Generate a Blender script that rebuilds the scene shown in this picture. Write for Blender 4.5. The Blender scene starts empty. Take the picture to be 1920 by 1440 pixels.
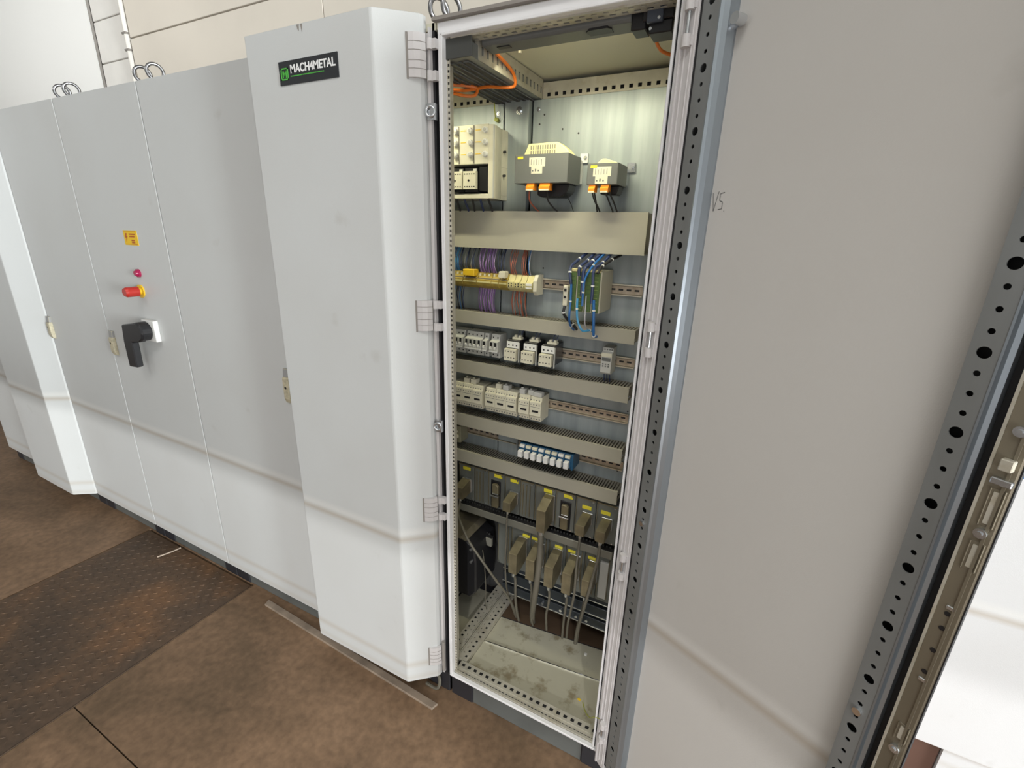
import bpy, bmesh, math, random
from mathutils import Matrix, Vector
random.seed(7)
S = bpy.context.scene
COL = S.collection
# ---------------------------------------------------------------- camera
cam_d = bpy.data.cameras.new('camera'); cam = bpy.data.objects.new('camera', cam_d); COL.objects.link(cam)
ya, pi_, ro = -0.4708, -0.3174, 0.0286
fw = Vector((math.sin(ya)*math.cos(pi_), math.cos(ya)*math.cos(pi_), math.sin(pi_)))
rt = Vector((math.cos(ya), -math.sin(ya), 0)); up = rt.cross(fw)
r2 = rt*math.cos(ro)+up*math.sin(ro); u2 = -rt*math.sin(ro)+up*math.cos(ro)
M = Matrix((( r2.x, u2.x, -fw.x, 0.7625), (r2.y, u2.y, -fw.y, -1.0384), (r2.z, u2.z, -fw.z, 1.6458), (0, 0, 0, 1)))
cam.matrix_world = M
cam_d.sensor_width = 36; cam_d.lens = 875.3/1920*36; cam_d.clip_start = 0.02; cam_d.clip_end = 100
S.camera = cam
# ---------------------------------------------------------------- world, lamps, exposure
S.view_settings.view_transform = 'Standard'; S.view_settings.look = 'None'
S.view_settings.gamma = 1.0; S.view_settings.use_curve_mapping = False
S.view_settings.exposure = 0.0
w = bpy.data.worlds.new('hall_daylight'); S.world = w; w.use_nodes = True
bg = w.node_tree.nodes['Background']; bg.inputs[0].default_value = (1.0, 0.985, 0.965, 1); bg.inputs[1].default_value = 0.43
def area(name, loc, target, sx, sy, power, color, spread=180):
    d = bpy.data.lights.new(name, 'AREA'); d.shape = 'RECTANGLE'; d.size = sx; d.size_y = sy; d.energy = power; d.color = color; d.spread = math.radians(spread)
    o = bpy.data.objects.new(name, d); COL.objects.link(o); o.location = loc
    o.rotation_euler = (Vector(target)-Vector(loc)).to_track_quat('-Z', 'Y').to_euler(); return o
area('hall_window_light', (11.5, -2.3, 1.6), (-2.5, 0.0, 1.0), 2.4, 3.0, 2050, (0.95, 1.0, 1.0))
area('side_fill_light', (11.0, -4.6, 1.3), (-1.0, 0.0, .6), 2.4, 2.4, 100, (0.97, 1.0, 1.0))  # added fill from the right to lift the chamfered edges
area('overhead_fill_light', (0.7, -2.5, 4.4), (0.35, -.3, 0.0), 2.4, 1.0, 16, (1.0, 0.99, 0.96), 75)  # overhead fill added to brighten the floor and the open bay front
area('high_fill_light', (-3.4, -3.4, 4.0), (-3.3, .8, 2.7), 3.4, .8, 18, (1.0, 1.0, .98), 70)  # fill added to brighten the white pier and beige boards
area('open_gate_light', (2.2, -3.4, .7), (-.2, 0, .4), 2.5, 1.0, 38, (1.0, 1.0, 1.0))
sd = bpy.data.lights.new('gate_sun', 'SUN'); sd.energy = 1.05; sd.angle = math.radians(.8); sd.color = (1.0, .99, .97)
sun = bpy.data.objects.new('gate_sun', sd); COL.objects.link(sun); sun.rotation_euler = Vector((-.45, 1.0, -.36)).to_track_quat('-Z', 'Y').to_euler()

# ---------------------------------------------------------------- materials
def nodes(name):
    m = bpy.data.materials.new(name); m.use_nodes = True; nt = m.node_tree
    return m, nt, nt.nodes['Principled BSDF'], nt.nodes, nt.links
def mat(name, col, rough=.5, metal=0., bump=0., bscale=200., var=0., vscale=6., emit=None, spec=None, dirt=None):
    m, nt, b, N, L = nodes(name)
    c = (col[0], col[1], col[2], 1)
    b.inputs['Base Color'].default_value = c; b.inputs['Roughness'].default_value = rough; b.inputs['Metallic'].default_value = metal
    if spec is not None: b.inputs['Specular IOR Level'].default_value = spec
    tc = N.new('ShaderNodeTexCoord')
    if var > 0:
        n = N.new('ShaderNodeTexNoise'); n.inputs['Scale'].default_value = vscale; n.inputs['Detail'].default_value = 6
        L.new(tc.outputs['Object'], n.inputs['Vector'])
        mx = N.new('ShaderNodeMix'); mx.data_type = 'RGBA'
        d = dirt or (col[0]*(1-var), col[1]*(1-var), col[2]*(1-var))
        mx.inputs[6].default_value = c; mx.inputs[7].default_value = (d[0], d[1], d[2], 1)
        r = N.new('ShaderNodeMapRange'); r.inputs[1].default_value = .4; r.inputs[2].default_value = .72
        L.new(n.outputs['Fac'], r.inputs[0]); L.new(r.outputs[0], mx.inputs[0]); L.new(mx.outputs[2], b.inputs['Base Color'])
    if bump > 0:
        n2 = N.new('ShaderNodeTexNoise'); n2.inputs['Scale'].default_value = bscale; n2.inputs['Detail'].default_value = 2
        L.new(tc.outputs['Object'], n2.inputs['Vector'])
        bp = N.new('ShaderNodeBump'); bp.inputs['Strength'].default_value = bump; bp.inputs['Distance'].default_value = .001
        L.new(n2.outputs['Fac'], bp.inputs['Height']); L.new(bp.outputs[0], b.inputs['Normal'])
    if emit:
        b.inputs['Emission Color'].default_value = (emit[0], emit[1], emit[2], 1); b.inputs['Emission Strength'].default_value = emit[3]
    return m
def paint(name, a, bx, base=(.56, .575, .575), x0=0.):
    """textured powder coat with a shadow line painted as brown and pale stripes at height a + bx*(x-x0) and dirt near the bottom edge"""
    m, nt, b, N, L = nodes(name)
    geo = N.new('ShaderNodeNewGeometry'); sp = N.new('ShaderNodeSeparateXYZ'); L.new(geo.outputs['Position'], sp.inputs[0])
    def mth(op, i0, i1=None, clamp=False):
        n = N.new('ShaderNodeMath'); n.operation = op; n.use_clamp = clamp
        for k, v in enumerate((i0, i1)):
            if v is None: continue
            if isinstance(v, (int, float)): n.inputs[k].default_value = v
            else: L.new(v, n.inputs[k])
        return n.outputs[0]
    nz = N.new('ShaderNodeTexNoise'); nz.inputs['Scale'].default_value = 1.6; nz.inputs['Detail'].default_value = 2
    L.new(geo.outputs['Position'], nz.inputs['Vector'])
    wob = mth('MULTIPLY', mth('SUBTRACT', nz.outputs['Fac'], .5), .012)
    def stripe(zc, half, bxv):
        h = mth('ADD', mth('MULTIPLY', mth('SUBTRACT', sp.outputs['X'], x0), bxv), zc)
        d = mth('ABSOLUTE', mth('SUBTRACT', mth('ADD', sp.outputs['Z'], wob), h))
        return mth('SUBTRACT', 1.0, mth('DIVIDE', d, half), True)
    brown = mth('MULTIPLY', stripe(a-.006, .017, bx), .55)  # shadow line across the fronts, painted in as a brown tint
    light = mth('MULTIPLY', stripe(a+.018, .022, bx), .42)  # lit strip above the shadow line, painted paler
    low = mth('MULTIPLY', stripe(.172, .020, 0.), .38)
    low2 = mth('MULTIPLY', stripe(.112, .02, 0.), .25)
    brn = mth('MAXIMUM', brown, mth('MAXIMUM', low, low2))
    def mix(fac, c1, c2):
        n = N.new('ShaderNodeMix'); n.data_type = 'RGBA'
        if isinstance(fac, float): n.inputs[0].default_value = fac
        else: L.new(fac, n.inputs[0])
        for k, v in ((6, c1), (7, c2)):
            if isinstance(v, tuple): n.inputs[k].default_value = (v[0], v[1], v[2], 1)
            else: L.new(v, n.inputs[k])
        return n.outputs[2]
    nv = N.new('ShaderNodeTexNoise'); nv.inputs['Scale'].default_value = 2.3; nv.inputs['Detail'].default_value = 5
    L.new(geo.outputs['Position'], nv.inputs['Vector'])
    dr = N.new('ShaderNodeMapRange'); dr.inputs[1].default_value = .45; dr.inputs[2].default_value = .8; L.new(nv.outputs['Fac'], dr.inputs[0])
    c = mix(dr.outputs[0], base, (base[0]*.95, base[1]*.94, base[2]*.93))
    sm = N.new('ShaderNodeTexNoise'); sm.inputs['Scale'].default_value = 9; sm.inputs['Detail'].default_value = 8; L.new(geo.outputs['Position'], sm.inputs['Vector'])
    sr = N.new('ShaderNodeMapRange'); sr.inputs[1].default_value = .68; sr.inputs[2].default_value = .78; sr.inputs[4].default_value = .22; L.new(sm.outputs['Fac'], sr.inputs[0])
    c = mix(sr.outputs[0], c, (.34, .32, .28))
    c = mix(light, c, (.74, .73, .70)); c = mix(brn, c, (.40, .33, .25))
    L.new(c, b.inputs['Base Color'])
    b.inputs['Roughness'].default_value = .42; b.inputs['Specular IOR Level'].default_value = .45
    n2 = N.new('ShaderNodeTexNoise'); n2.inputs['Scale'].default_value = 420; L.new(geo.outputs['Position'], n2.inputs['Vector'])
    bp = N.new('ShaderNodeBump'); bp.inputs['Strength'].default_value = .35; bp.inputs['Distance'].default_value = .0006
    L.new(n2.outputs['Fac'], bp.inputs['Height']); L.new(bp.outputs[0], b.inputs['Normal'])
    return m
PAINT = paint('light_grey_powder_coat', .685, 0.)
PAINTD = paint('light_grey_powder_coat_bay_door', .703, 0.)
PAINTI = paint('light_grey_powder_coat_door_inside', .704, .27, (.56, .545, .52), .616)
PRIM = mat('frame_paint', (.80, .80, .81), .38, 0, .1, 300, .08, 4)
RIM = mat('door_rim_paint', (.58, .56, .56), .45, 0, .1, 300, .08, 4)
def streaked(name, c1, c2, rough, metal, sc, spot=None):
    m, nt, b, N, L = nodes(name)
    tc = N.new('ShaderNodeTexCoord'); mp = N.new('ShaderNodeMapping'); mp.inputs['Scale'].default_value = sc
    L.new(tc.outputs['Object'], mp.inputs[0])
    n = N.new('ShaderNodeTexNoise'); n.inputs['Scale'].default_value = 1; n.inputs['Detail'].default_value = 5; L.new(mp.outputs[0], n.inputs['Vector'])
    r = N.new('ShaderNodeMapRange'); r.inputs[1].default_value = .35; r.inputs[2].default_value = .68; L.new(n.outputs['Fac'], r.inputs[0])
    mx = N.new('ShaderNodeMix'); mx.data_type = 'RGBA'; L.new(r.outputs[0], mx.inputs[0])
    mx.inputs[6].default_value = (*c1, 1); mx.inputs[7].default_value = (*c2, 1)
    out = mx.outputs[2]
    if spot:
        n3 = N.new('ShaderNodeTexNoise'); n3.inputs['Scale'].default_value = spot[3]; n3.inputs['Detail'].default_value = 7; n3.inputs['Roughness'].default_value = .65
        L.new(tc.outputs['Object'], n3.inputs['Vector'])
        r3 = N.new('ShaderNodeMapRange'); r3.inputs[1].default_value = .52; r3.inputs[2].default_value = .66; r3.inputs[4].default_value = spot[4]; L.new(n3.outputs['Fac'], r3.inputs[0])
        m3 = N.new('ShaderNodeMix'); m3.data_type = 'RGBA'; L.new(r3.outputs[0], m3.inputs[0]); L.new(out, m3.inputs[6]); m3.inputs[7].default_value = (*spot[:3], 1)
        out = m3.outputs[2]
    L.new(out, b.inputs['Base Color'])
    rr = N.new('ShaderNodeMapRange'); rr.inputs[3].default_value = rough-.07; rr.inputs[4].default_value = rough+.1; L.new(n.outputs['Fac'], rr.inputs[0]); L.new(rr.outputs[0], b.inputs['Roughness'])
    b.inputs['Metallic'].default_value = metal
    return m
ZINC = streaked('galvanised_sheet', (.38, .42, .43), (.28, .32, .33), .45, .4, (30, 30, 2.5))
PERF = streaked('zinc_profile', (.60, .57, .49), (.46, .44, .37), .45, .4, (12, 12, 12), (.36, .30, .18, 30, .4))
PAN = streaked('floor_sheet', (.56, .54, .43), (.47, .45, .36), .5, .35, (3, 3, 3), (.20, .15, .07, 14, .7))
STEEL = mat('bright_steel', (.62, .64, .66), .25, .9)
TEDGE = mat('tube_edge_steel', (.33, .37, .41), .3, .75)
EYE = mat('forged_steel', (.26, .26, .27), .28, 1.)
CHROME = mat('polished_steel', (.75, .76, .78), .12, 1.)
OLIVE = streaked('lock_rail_zinc', (.26, .23, .17), (.17, .15, .11), .4, .5, (6, 6, 2))
TUBE = streaked('door_tube_zinc', (.24, .25, .25), (.18, .185, .18), .5, .35, (12, 12, 3))
BLACK = mat('black_rubber', (.010, .010, .012), .6)
DUCT = mat('duct_grey_plastic', (.39, .37, .30), .5, 0, 0, 1, .1, 5)
DUCTD = mat('duct_finger_grey_plastic', (.20, .185, .15), .55)
DARK = mat('dark_interior', (.03, .03, .03), .7)
CEIL = mat('cabinet_roof_paint', (.60, .58, .46), .5, 0, .1, 300)
PL_D = mat('plinth_dark', (.018, .018, .022), .5)
PL_G = mat('plinth_panel', (.10, .105, .10), .45, 0, 0, 1, .2, 8)
LATCH = mat('aged_beige_plastic', (.55, .50, .36), .45, 0, 0, 1, .35, 60)
LCAP = mat('latch_grey', (.30, .30, .30), .45)
RED = mat('red_plastic', (.42, .025, .018), .3)
MAG = mat('magenta_lens', (.35, .01, .07), .15)
YEL = mat('yellow_plastic', (.75, .48, .02), .4)
YLAB = mat('yellow_label', (.80, .52, .01), .5)
TAGY = mat('tag_yellow', (.72, .62, .04), .5)
ORL = mat('sticker_print', (.45, .10, .01), .5)
BLK = mat('black_plastic', (.012, .012, .014), .4)
WHT = mat('white_plastic', (.72, .72, .70), .4)
CREAM = mat('cream_plastic', (.66, .63, .50), .45, 0, 0, 1, .1, 20)
MGREY = mat('module_grey', (.50, .50, .47), .45)
GREYP = mat('transformer_grey', (.13, .135, .13), .45)
ORANGE = mat('orange_plastic', (.80, .26, .02), .4)
OCAB = mat('orange_cable_sheath', (.78, .19, .02), .4)
TYEL = mat('terminal_yellow', (.40, .29, .055), .45, 0, 0, 1, .25, 60)
TLT = mat('terminal_pale', (.60, .54, .26), .45)
COILY = mat('coil_tape_yellow', (.72, .67, .36), .5)
WBLU = mat('wire_blue', (.02, .13, .38), .4); WPUR = mat('wire_purple', (.20, .10, .30), .4); WRED = mat('wire_red_brown', (.33, .09, .05), .4)
WDRK = mat('wire_black', (.02, .02, .022), .4); WNAV = mat('wire_navy', (.025, .04, .11), .4); WGRY = mat('wire_grey', (.22, .22, .21), .45)
YG = mat('wire_yellow_green', (.40, .42, .06), .45)
CABG = mat('grey_cable_sheath', (.12, .11, .085), .5)
HOOD = streaked('connector_hood', (.24, .21, .13), (.155, .13, .08), .42, .45, (20, 20, 20))
FACE = streaked('rack_faceplate', (.20, .21, .19), (.13, .14, .13), .45, .35, (15, 15, 3))
RAIL = streaked('din_rail_chromate', (.62, .53, .43), (.42, .34, .25), .35, .6, (50, 5, 5))
STRIPM = mat('shelf_edge_grey', (.24, .235, .20), .45, .3)
GREEN = mat('module_green', (.085, .14, .04), .5)
BLUEP = mat('relay_blue', (.010, .075, .16), .4)
BLUEM = mat('blue_machine_label', (.02, .12, .35), .5)
DPL = mat('name_plate_black', (.022, .024, .028), .35)
LGREEN = mat('name_plate_green', (.08, .42, .06), .5)
LWHITE = mat('name_plate_white', (.8, .8, .8), .5)
WHITEW = mat('white_wall_paint', (.93, .93, .91), .6, 0, .2, 40)
BLOCKM = mat('painted_block', (.80, .78, .74), .7, 0, .5, 60, .1, 5)
BEIGE = mat('beige_board', (.70, .645, .565), .6, 0, .1, 60, .08, 2)
JOINT = mat('wall_joint', (.25, .23, .21), .8); MORTAR = mat('pale_mortar', (.50, .47, .43), .8)
PIPEM = mat('pipe_paint', (.72, .69, .64), .45)
MACHW = mat('machine_white', (.84, .84, .85), .4)
MBASE = mat('machine_base_brown', (.10, .05, .035), .6)
PENCIL = mat('pencil_grey', (.10, .10, .10), .7)
WOODB = mat('dusty_aluminium_strip', (.33, .26, .20), .5, .2, 0, 1, .4, 12)
def floor_mat(name, c1, c2, c3, bump):
    m, nt, b, N, L = nodes(name)
    geo = N.new('ShaderNodeNewGeometry')
    n = N.new('ShaderNodeTexNoise'); n.inputs['Scale'].default_value = 1.7; n.inputs['Detail'].default_value = 7; n.inputs['Roughness'].default_value = .62
    n.inputs['Distortion'].default_value = .6
    L.new(geo.outputs['Position'], n.inputs['Vector'])
    cr = N.new('ShaderNodeValToRGB'); e = cr.color_ramp.elements
    e[0].position = .34; e[0].color = (*c1, 1); e[1].position = .68; e[1].color = (*c3, 1); k = e.new(.5); k.color = (*c2, 1)
    L.new(n.outputs['Fac'], cr.inputs[0])
    n2 = N.new('ShaderNodeTexNoise'); n2.inputs['Scale'].default_value = 38; n2.inputs['Detail'].default_value = 8; L.new(geo.outputs['Position'], n2.inputs['Vector'])
    mr = N.new('ShaderNodeMapRange'); mr.inputs[1].default_value = .3; mr.inputs[2].default_value = .7; mr.inputs[3].default_value = .8; mr.inputs[4].default_value = 1.2; L.new(n2.outputs['Fac'], mr.inputs[0])
    mx = N.new('ShaderNodeVectorMath'); mx.operation = 'SCALE'; L.new(cr.outputs[0], mx.inputs[0]); L.new(mr.outputs[0], mx.inputs['Scale'])
    L.new(mx.outputs[0], b.inputs['Base Color']); b.inputs['Roughness'].default_value = .62; b.inputs['Specular IOR Level'].default_value = .35
    bp = N.new('ShaderNodeBump'); bp.inputs['Strength'].default_value = bump; bp.inputs['Distance'].default_value = .003
    L.new(n2.outputs['Fac'], bp.inputs['Height']); L.new(bp.outputs[0], b.inputs['Normal'])
    return m
FLOOR = floor_mat('worn_brown_concrete', (.115, .074, .043), (.185, .115, .068), (.26, .165, .100), .35)
TREAD = floor_mat('rusty_tread_plate', (.060, .042, .030), (.092, .058, .036), (.17, .088, .042), .2)
GROUT = mat('floor_joint', (.04, .028, .02), .9)

# ---------------------------------------------------------------- mesh building
class MB:
    def __init__(s): s.v = []; s.f = []; s.m = []; s.X = None
    def add(s, vs, fs, m=0):
        o = len(s.v)
        s.v += [tuple(s.X @ Vector(v)) if s.X else tuple(v) for v in vs]
        for f in fs: s.f.append(tuple(i+o for i in f)); s.m.append(m)
        return s
    def box(s, x0, x1, y0, y1, z0, z1, m=0):
        return s.add([(x0,y0,z0),(x1,y0,z0),(x1,y1,z0),(x0,y1,z0),(x0,y0,z1),(x1,y0,z1),(x1,y1,z1),(x0,y1,z1)],
                     [(0,3,2,1),(4,5,6,7),(0,1,5,4),(1,2,6,5),(2,3,7,6),(3,0,4,7)], m)
    def prism(s, pts, axis, a0, a1, m=0):
        n = len(pts)
        def P(p, a): return (a, p[0], p[1]) if axis == 'x' else ((p[0], a, p[1]) if axis == 'y' else (p[0], p[1], a))
        return s.add([P(p, a0) for p in pts]+[P(p, a1) for p in pts],
                     [tuple(range(n))[::-1], tuple(range(n, 2*n))]+[(i, (i+1) % n, n+(i+1) % n, n+i) for i in range(n)], m)
    def cyl(s, p0, p1, r, n=12, r2=None, m=0):
        p0 = Vector(p0); p1 = Vector(p1); d = (p1-p0).normalized(); r2 = r if r2 is None else r2
        a = d.orthogonal().normalized(); b = d.cross(a)
        vs = [p0+(a*math.cos(t)+b*math.sin(t))*r for t in [2*math.pi*i/n for i in range(n)]]
        vs += [p1+(a*math.cos(t)+b*math.sin(t))*r2 for t in [2*math.pi*i/n for i in range(n)]]
        return s.add(vs, [tuple(range(n))[::-1], tuple(range(n, 2*n))]+[(i, (i+1) % n, n+(i+1) % n, n+i) for i in range(n)], m)
    def tube(s, pts, r, n=8, m=0, sub=5):
        P = [Vector(p) for p in pts]
        if len(P) > 2:
            Q = [P[0]*2-P[1]]+P+[P[-1]*2-P[-2]]; out = []
            for i in range(1, len(Q)-2):
                for k in range(sub):
                    t = k/sub; a, b, c, d = Q[i-1], Q[i], Q[i+1], Q[i+2]
                    out.append(.5*((2*b)+(c-a)*t+(2*a-5*b+4*c-d)*t*t+(3*b-a-3*c+d)*t**3))
            out.append(P[-1]); P = out
        vs = []; a = None
        for i, p in enumerate(P):
            d = (P[min(i+1, len(P)-1)]-P[max(i-1, 0)]).normalized()
            a = d.orthogonal().normalized() if a is None else (a-d*a.dot(d)).normalized()
            b = d.cross(a); vs += [p+(a*math.cos(2*math.pi*k/n)+b*math.sin(2*math.pi*k/n))*r for k in range(n)]
        fs = [(j*n+k, j*n+(k+1) % n, (j+1)*n+(k+1) % n, (j+1)*n+k) for j in range(len(P)-1) for k in range(n)]
        fs += [tuple(range(n))[::-1], tuple(range((len(P)-1)*n, len(P)*n))]
        return s.add(vs, fs, m)
    def torus(s, c, nrm, R, r, N=28, n=10, m=0, rot=0):
        c = Vector(c); nn = Vector(nrm).normalized(); a = nn.orthogonal().normalized(); b = nn.cross(a); vs = []; fs = []
        for i in range(N):
            t = 2*math.pi*i/N; e = a*math.cos(t)+b*math.sin(t)
            vs += [c+e*(R+r*math.cos(2*math.pi*k/n))+nn*r*math.sin(2*math.pi*k/n) for k in range(n)]
        fs = [(i*n+k, ((i+1) % N)*n+k, ((i+1) % N)*n+(k+1) % n, i*n+(k+1) % n) for i in range(N) for k in range(n)]
        return s.add(vs, fs, m)
    def sheet(s, O, u, v, L, W, rows, depth=.010, m=0, mb=None):
        """hollow flat profile: face O + u*L + v*W with real holes; rows = (v centre, pitch, start, w, h, 'r'|'s', skip)"""
        O = Vector(O); u = Vector(u).normalized(); v = Vector(v).normalized(); n = u.cross(v)
        def q(pts, mm=m): s.add([O+u*a+v*b-n*c for a, b, c in pts], [(0, 1, 2, 3)], mm)
        rows = sorted(rows, key=lambda r: r[0]); cur = 0.
        for (vc, pitch, st, hw, hh, shp, skip) in rows:
            lo, hi = vc-hh/2-.0004, vc+hh/2+.0004
            q([(0, cur, 0), (L, cur, 0), (L, lo, 0), (0, lo, 0)]); cur = hi; x = 0.; k = 0
            while st+k*pitch+hw/2 < L-.001:
                cx = st+k*pitch; k += 1
                if skip and (k-1) % skip[0] == skip[1]: continue
                a, b = cx-hw/2-.0004, cx+hw/2+.0004
                q([(x, lo, 0), (a, lo, 0), (a, hi, 0), (x, hi, 0)]); x = b
                K = 16 if shp == 'r' else 4; off = 0 if shp == 'r' else math.pi/4
                out = []; inn = []
                for j in range(K):
                    t = 2*math.pi*j/K+off; ct, st_ = math.cos(t), math.sin(t); sc = 1/max(abs(ct), abs(st_))
                    out.append((cx+ct*sc*(b-a)/2, vc+st_*sc*(hi-lo)/2))
                    inn.append((cx+ct*hw/2, vc+st_*hh/2) if shp == 'r' else (cx+ct*sc*hw/2, vc+st_*sc*hh/2))
                for j in range(K):
                    i2 = (j+1) % K
                    q([(*out[j], 0), (*out[i2], 0), (*inn[i2], 0), (*inn[j], 0)])
                    q([(*inn[j], 0), (*inn[i2], 0), (*inn[i2], .0016), (*inn[j], .0016)])
            q([(x, lo, 0), (L, lo, 0), (L, hi, 0), (x, hi, 0)])
        q([(0, cur, 0), (L, cur, 0), (L, W, 0), (0, W, 0)])
        b_ = 1 if mb is None else mb
        q([(0, 0, depth), (L, 0, depth), (L, W, depth), (0, W, depth)], b_)  # back face coloured dark to imitate shade behind the holes
        q([(0, 0, 0), (L, 0, 0), (L, 0, depth), (0, 0, depth)]); q([(0, W, 0), (L, W, 0), (L, W, depth), (0, W, depth)])
        q([(0, 0, 0), (0, W, 0), (0, W, depth), (0, 0, depth)]); q([(L, 0, 0), (L, W, 0), (L, W, depth), (L, 0, depth)])
        return s
    def text(s, txt, O, u, v, size, depth=.0006, m=0, bold=0.):
        cu = bpy.data.curves.new('t', 'FONT'); cu.body = txt; cu.size = size; cu.extrude = depth; cu.offset = bold
        o = bpy.data.objects.new('t', cu); me = bpy.data.meshes.new_from_object(o)
        u = Vector(u).normalized(); v = Vector(v).normalized(); n = u.cross(v); O = Vector(O)
        s.add([O+u*p.co.x+v*p.co.y+n*p.co.z for p in me.vertices], [tuple(f.vertices) for f in me.polygons], m)
        bpy.data.objects.remove(o); bpy.data.curves.remove(cu); bpy.data.meshes.remove(me)
        return s
    def build(s, name, mats, base=(0, 0, 0), bevel=0., smooth=False, seg=1):
        me = bpy.data.meshes.new(name); b = Vector(base)
        me.from_pydata([tuple(Vector(v)-b) for v in s.v], [], s.f)
        if not isinstance(mats, (list, tuple)): mats = [mats]
        for mm in mats: me.materials.append(mm)
        me.polygons.foreach_set('material_index', s.m)
        bm = bmesh.new(); bm.from_mesh(me); bmesh.ops.recalc_face_normals(bm, faces=bm.faces)
        if bevel > 0:
            es = [e for e in bm.edges if len(e.link_faces) == 2 and e.calc_face_angle(0) > .5]
            bmesh.ops.bevel(bm, geom=es, offset=bevel, segments=seg, profile=.7, affect='EDGES', clamp_overlap=True)
        bm.to_mesh(me); bm.free()
        if smooth:
            me.polygons.foreach_set('use_smooth', [True]*len(me.polygons))
            me.set_sharp_from_angle(angle=math.radians(40))
        o = bpy.data.objects.new(name, me); COL.objects.link(o); return o
BASE = {}
def tag(o, label, cat, group=None, kind=None):
    if label: o['label'] = label
    if cat: o['category'] = cat
    if group: o['group'] = group
    if kind: o['kind'] = kind
    return o
def T(name, label, cat, loc, group=None):
    o = bpy.data.objects.new(name, None); COL.objects.link(o); o.location = loc; o.empty_display_size = .05
    BASE[o.name] = Vector(loc); return tag(o, label, cat, group)
def P(name, mb, mats, parent, label=None, **k):
    b = BASE[parent.name]; o = mb.build(name, mats, b, **k); o.parent = parent; BASE[o.name] = b
    if label: o['label'] = label
    return o
def ONE(name, mb, mats, label, cat, loc, group=None, **k):
    o = mb.build(name, mats, loc, **k); o.location = loc; BASE[o.name] = Vector(loc); return tag(o, label, cat, group)
def ST(name, mb, mats, parent=None, **k):
    if parent: return P(name, mb, mats, parent, **k)
    o = mb.build(name, mats, (0, 0, 0), **k); BASE[o.name] = Vector((0, 0, 0)); o['kind'] = 'structure'; return o
def DUP(root, loc, label=None, group=None):
    r = root.copy(); COL.objects.link(r); r.location = loc; BASE[r.name] = Vector(loc)
    if label: r['label'] = label
    if group: r['group'] = group
    for ch in list(root.children):
        c = ch.copy(); COL.objects.link(c); c.parent = r
        for g in list(ch.children):
            d = g.copy(); COL.objects.link(d); d.parent = c
    return r
B = lambda *a: MB().box(*a)

# ================================================================= SETTING
fl = ST('floor', B(-7, 5, -5, 3, -.06, -.02), GROUT)
def slab(pts, mm=FLOOR):
    P('slab', MB().prism(pts, 'z', -.02, 0), mm, fl)
XR = -1.135
slab([(-7, -5), (-2.03, -5), (-2.03, 3), (-7, 3)])
slab([(-2.03, .03), (XR, .03), (XR, 3), (-2.03, 3)])
slab([(XR, -.655), (5, -.655), (5, 3), (XR, 3)])
slab([(XR, -5), (5, -5), (5, -.659), (XR, -.659)])
# tread plate
tp = T('tread_plate', 'rusty brown diamond tread plate let into the floor in front of the cabinets', 'floor plate', (-1.58, -1., 0))
P('plate', B(-2.02, XR-.008, -3., .018, -.018, .001), TREAD, tp)
lz = MB(); pt = .027
for i in range(int((.86)/pt)):
    for j in range(int(2.4/pt)):
        cx = -2.005+pt*(i+.5); cy = .005-pt*(j+.5); a = math.radians(38 if (i+j) % 2 else -38)
        if cy < -2.2: continue
        ca, sa = math.cos(a), math.sin(a); l, ww = .0105, .0024
        p = [(l, 0), (0, ww), (-l, 0), (0, -ww)]
        pp = [(cx+x*ca-y*sa, cy+x*sa+y*ca) for x, y in p]; q = [(cx+(x*ca-y*sa)*.6, cy+(x*sa+y*ca)*.6) for x, y in p]
        lz.add([(x, y, .001) for x, y in pp]+[(x, y, .0026) for x, y in q], [(4, 5, 6, 7)]+[(k, (k+1) % 4, 4+(k+1) % 4, 4+k) for k in range(4)])
o = P('diamond_ribs', lz, TREAD, tp); o['kind'] = 'stuff'
P('edge_strip', B(XR-.006, XR-.002, -3., .02, -.018, .0015), TREAD, tp)
# walls behind
ce = ST('unseen_ceiling', B(-9, 7.2, -8, 1.05, 4.6, 4.7), mat('unseen_ceiling_paint', (.45, .44, .42), .8))  # unseen, put in to hold back light from above
wf = ST('unseen_wall_front', B(-9, 7.2, -5.2, -5.0, 2.515, 4.6), mat('unseen_wall_front_paint', (.6, .6, .58), .7))  # unseen gate wall, lower edge set to cast the shadow step
P('shadow_bar', MB().cyl((-9, -5.0, 2.455), (7.2, -5.0, 2.455), .028, 10), PIPEM, wf)  # unseen bar added below the lintel to cast a thin shadow line
ST('unseen_wall_side', B(-9.2, -9, -8, 1.05, 0, 4.6), mat('unseen_wall_side_paint', (.5, .5, .48), .7))  # unseen hall wall, put in to block ambient from the left
wb = ST('wall_back', B(-7, 5, .95, 1.05, 0, 4.6), MORTAR)
# painted blocks in the bay between pier and boards
for r in range(14):
    z0 = 2.639-.238*3+r*.238+.004
    if z0 > 4.3: break
    for x0, x1 in ((-3.42, -2.975),):
        P('block', B(x0, x1, .93, .956, z0, z0+.231), BLOCKM, wb, bevel=.003)
for (x0, x1, z0, z1) in ((-2.965, -1.292, 1.2, 2.716), (-1.288, 2.6, 1.2, 2.716), (-2.965, -1.292, 2.724, 4.6), (-1.288, 2.6, 2.724, 4.6)):
    P('board', B(x0, x1, .90, .955, z0, z1), BEIGE, wb, bevel=.002)
wl = ST('wall_left', B(-7, -3.430, .918, .93, 0, 4.6), WHITEW)
P('edge_bead', B(-3.430, -3.425, .916, .93, 0, 4.6), JOINT, wl)
pp = T('conduit_pipe', 'thin off-white conduit pipe clipped upright on the painted block wall', 'pipe', (-3.0, .905, 1.2))
P('pipe', MB().cyl((-3.0, .905, 1.2), (-3.0, .905, 4.2), .018, 14), PIPEM, pp, smooth=True)
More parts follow.
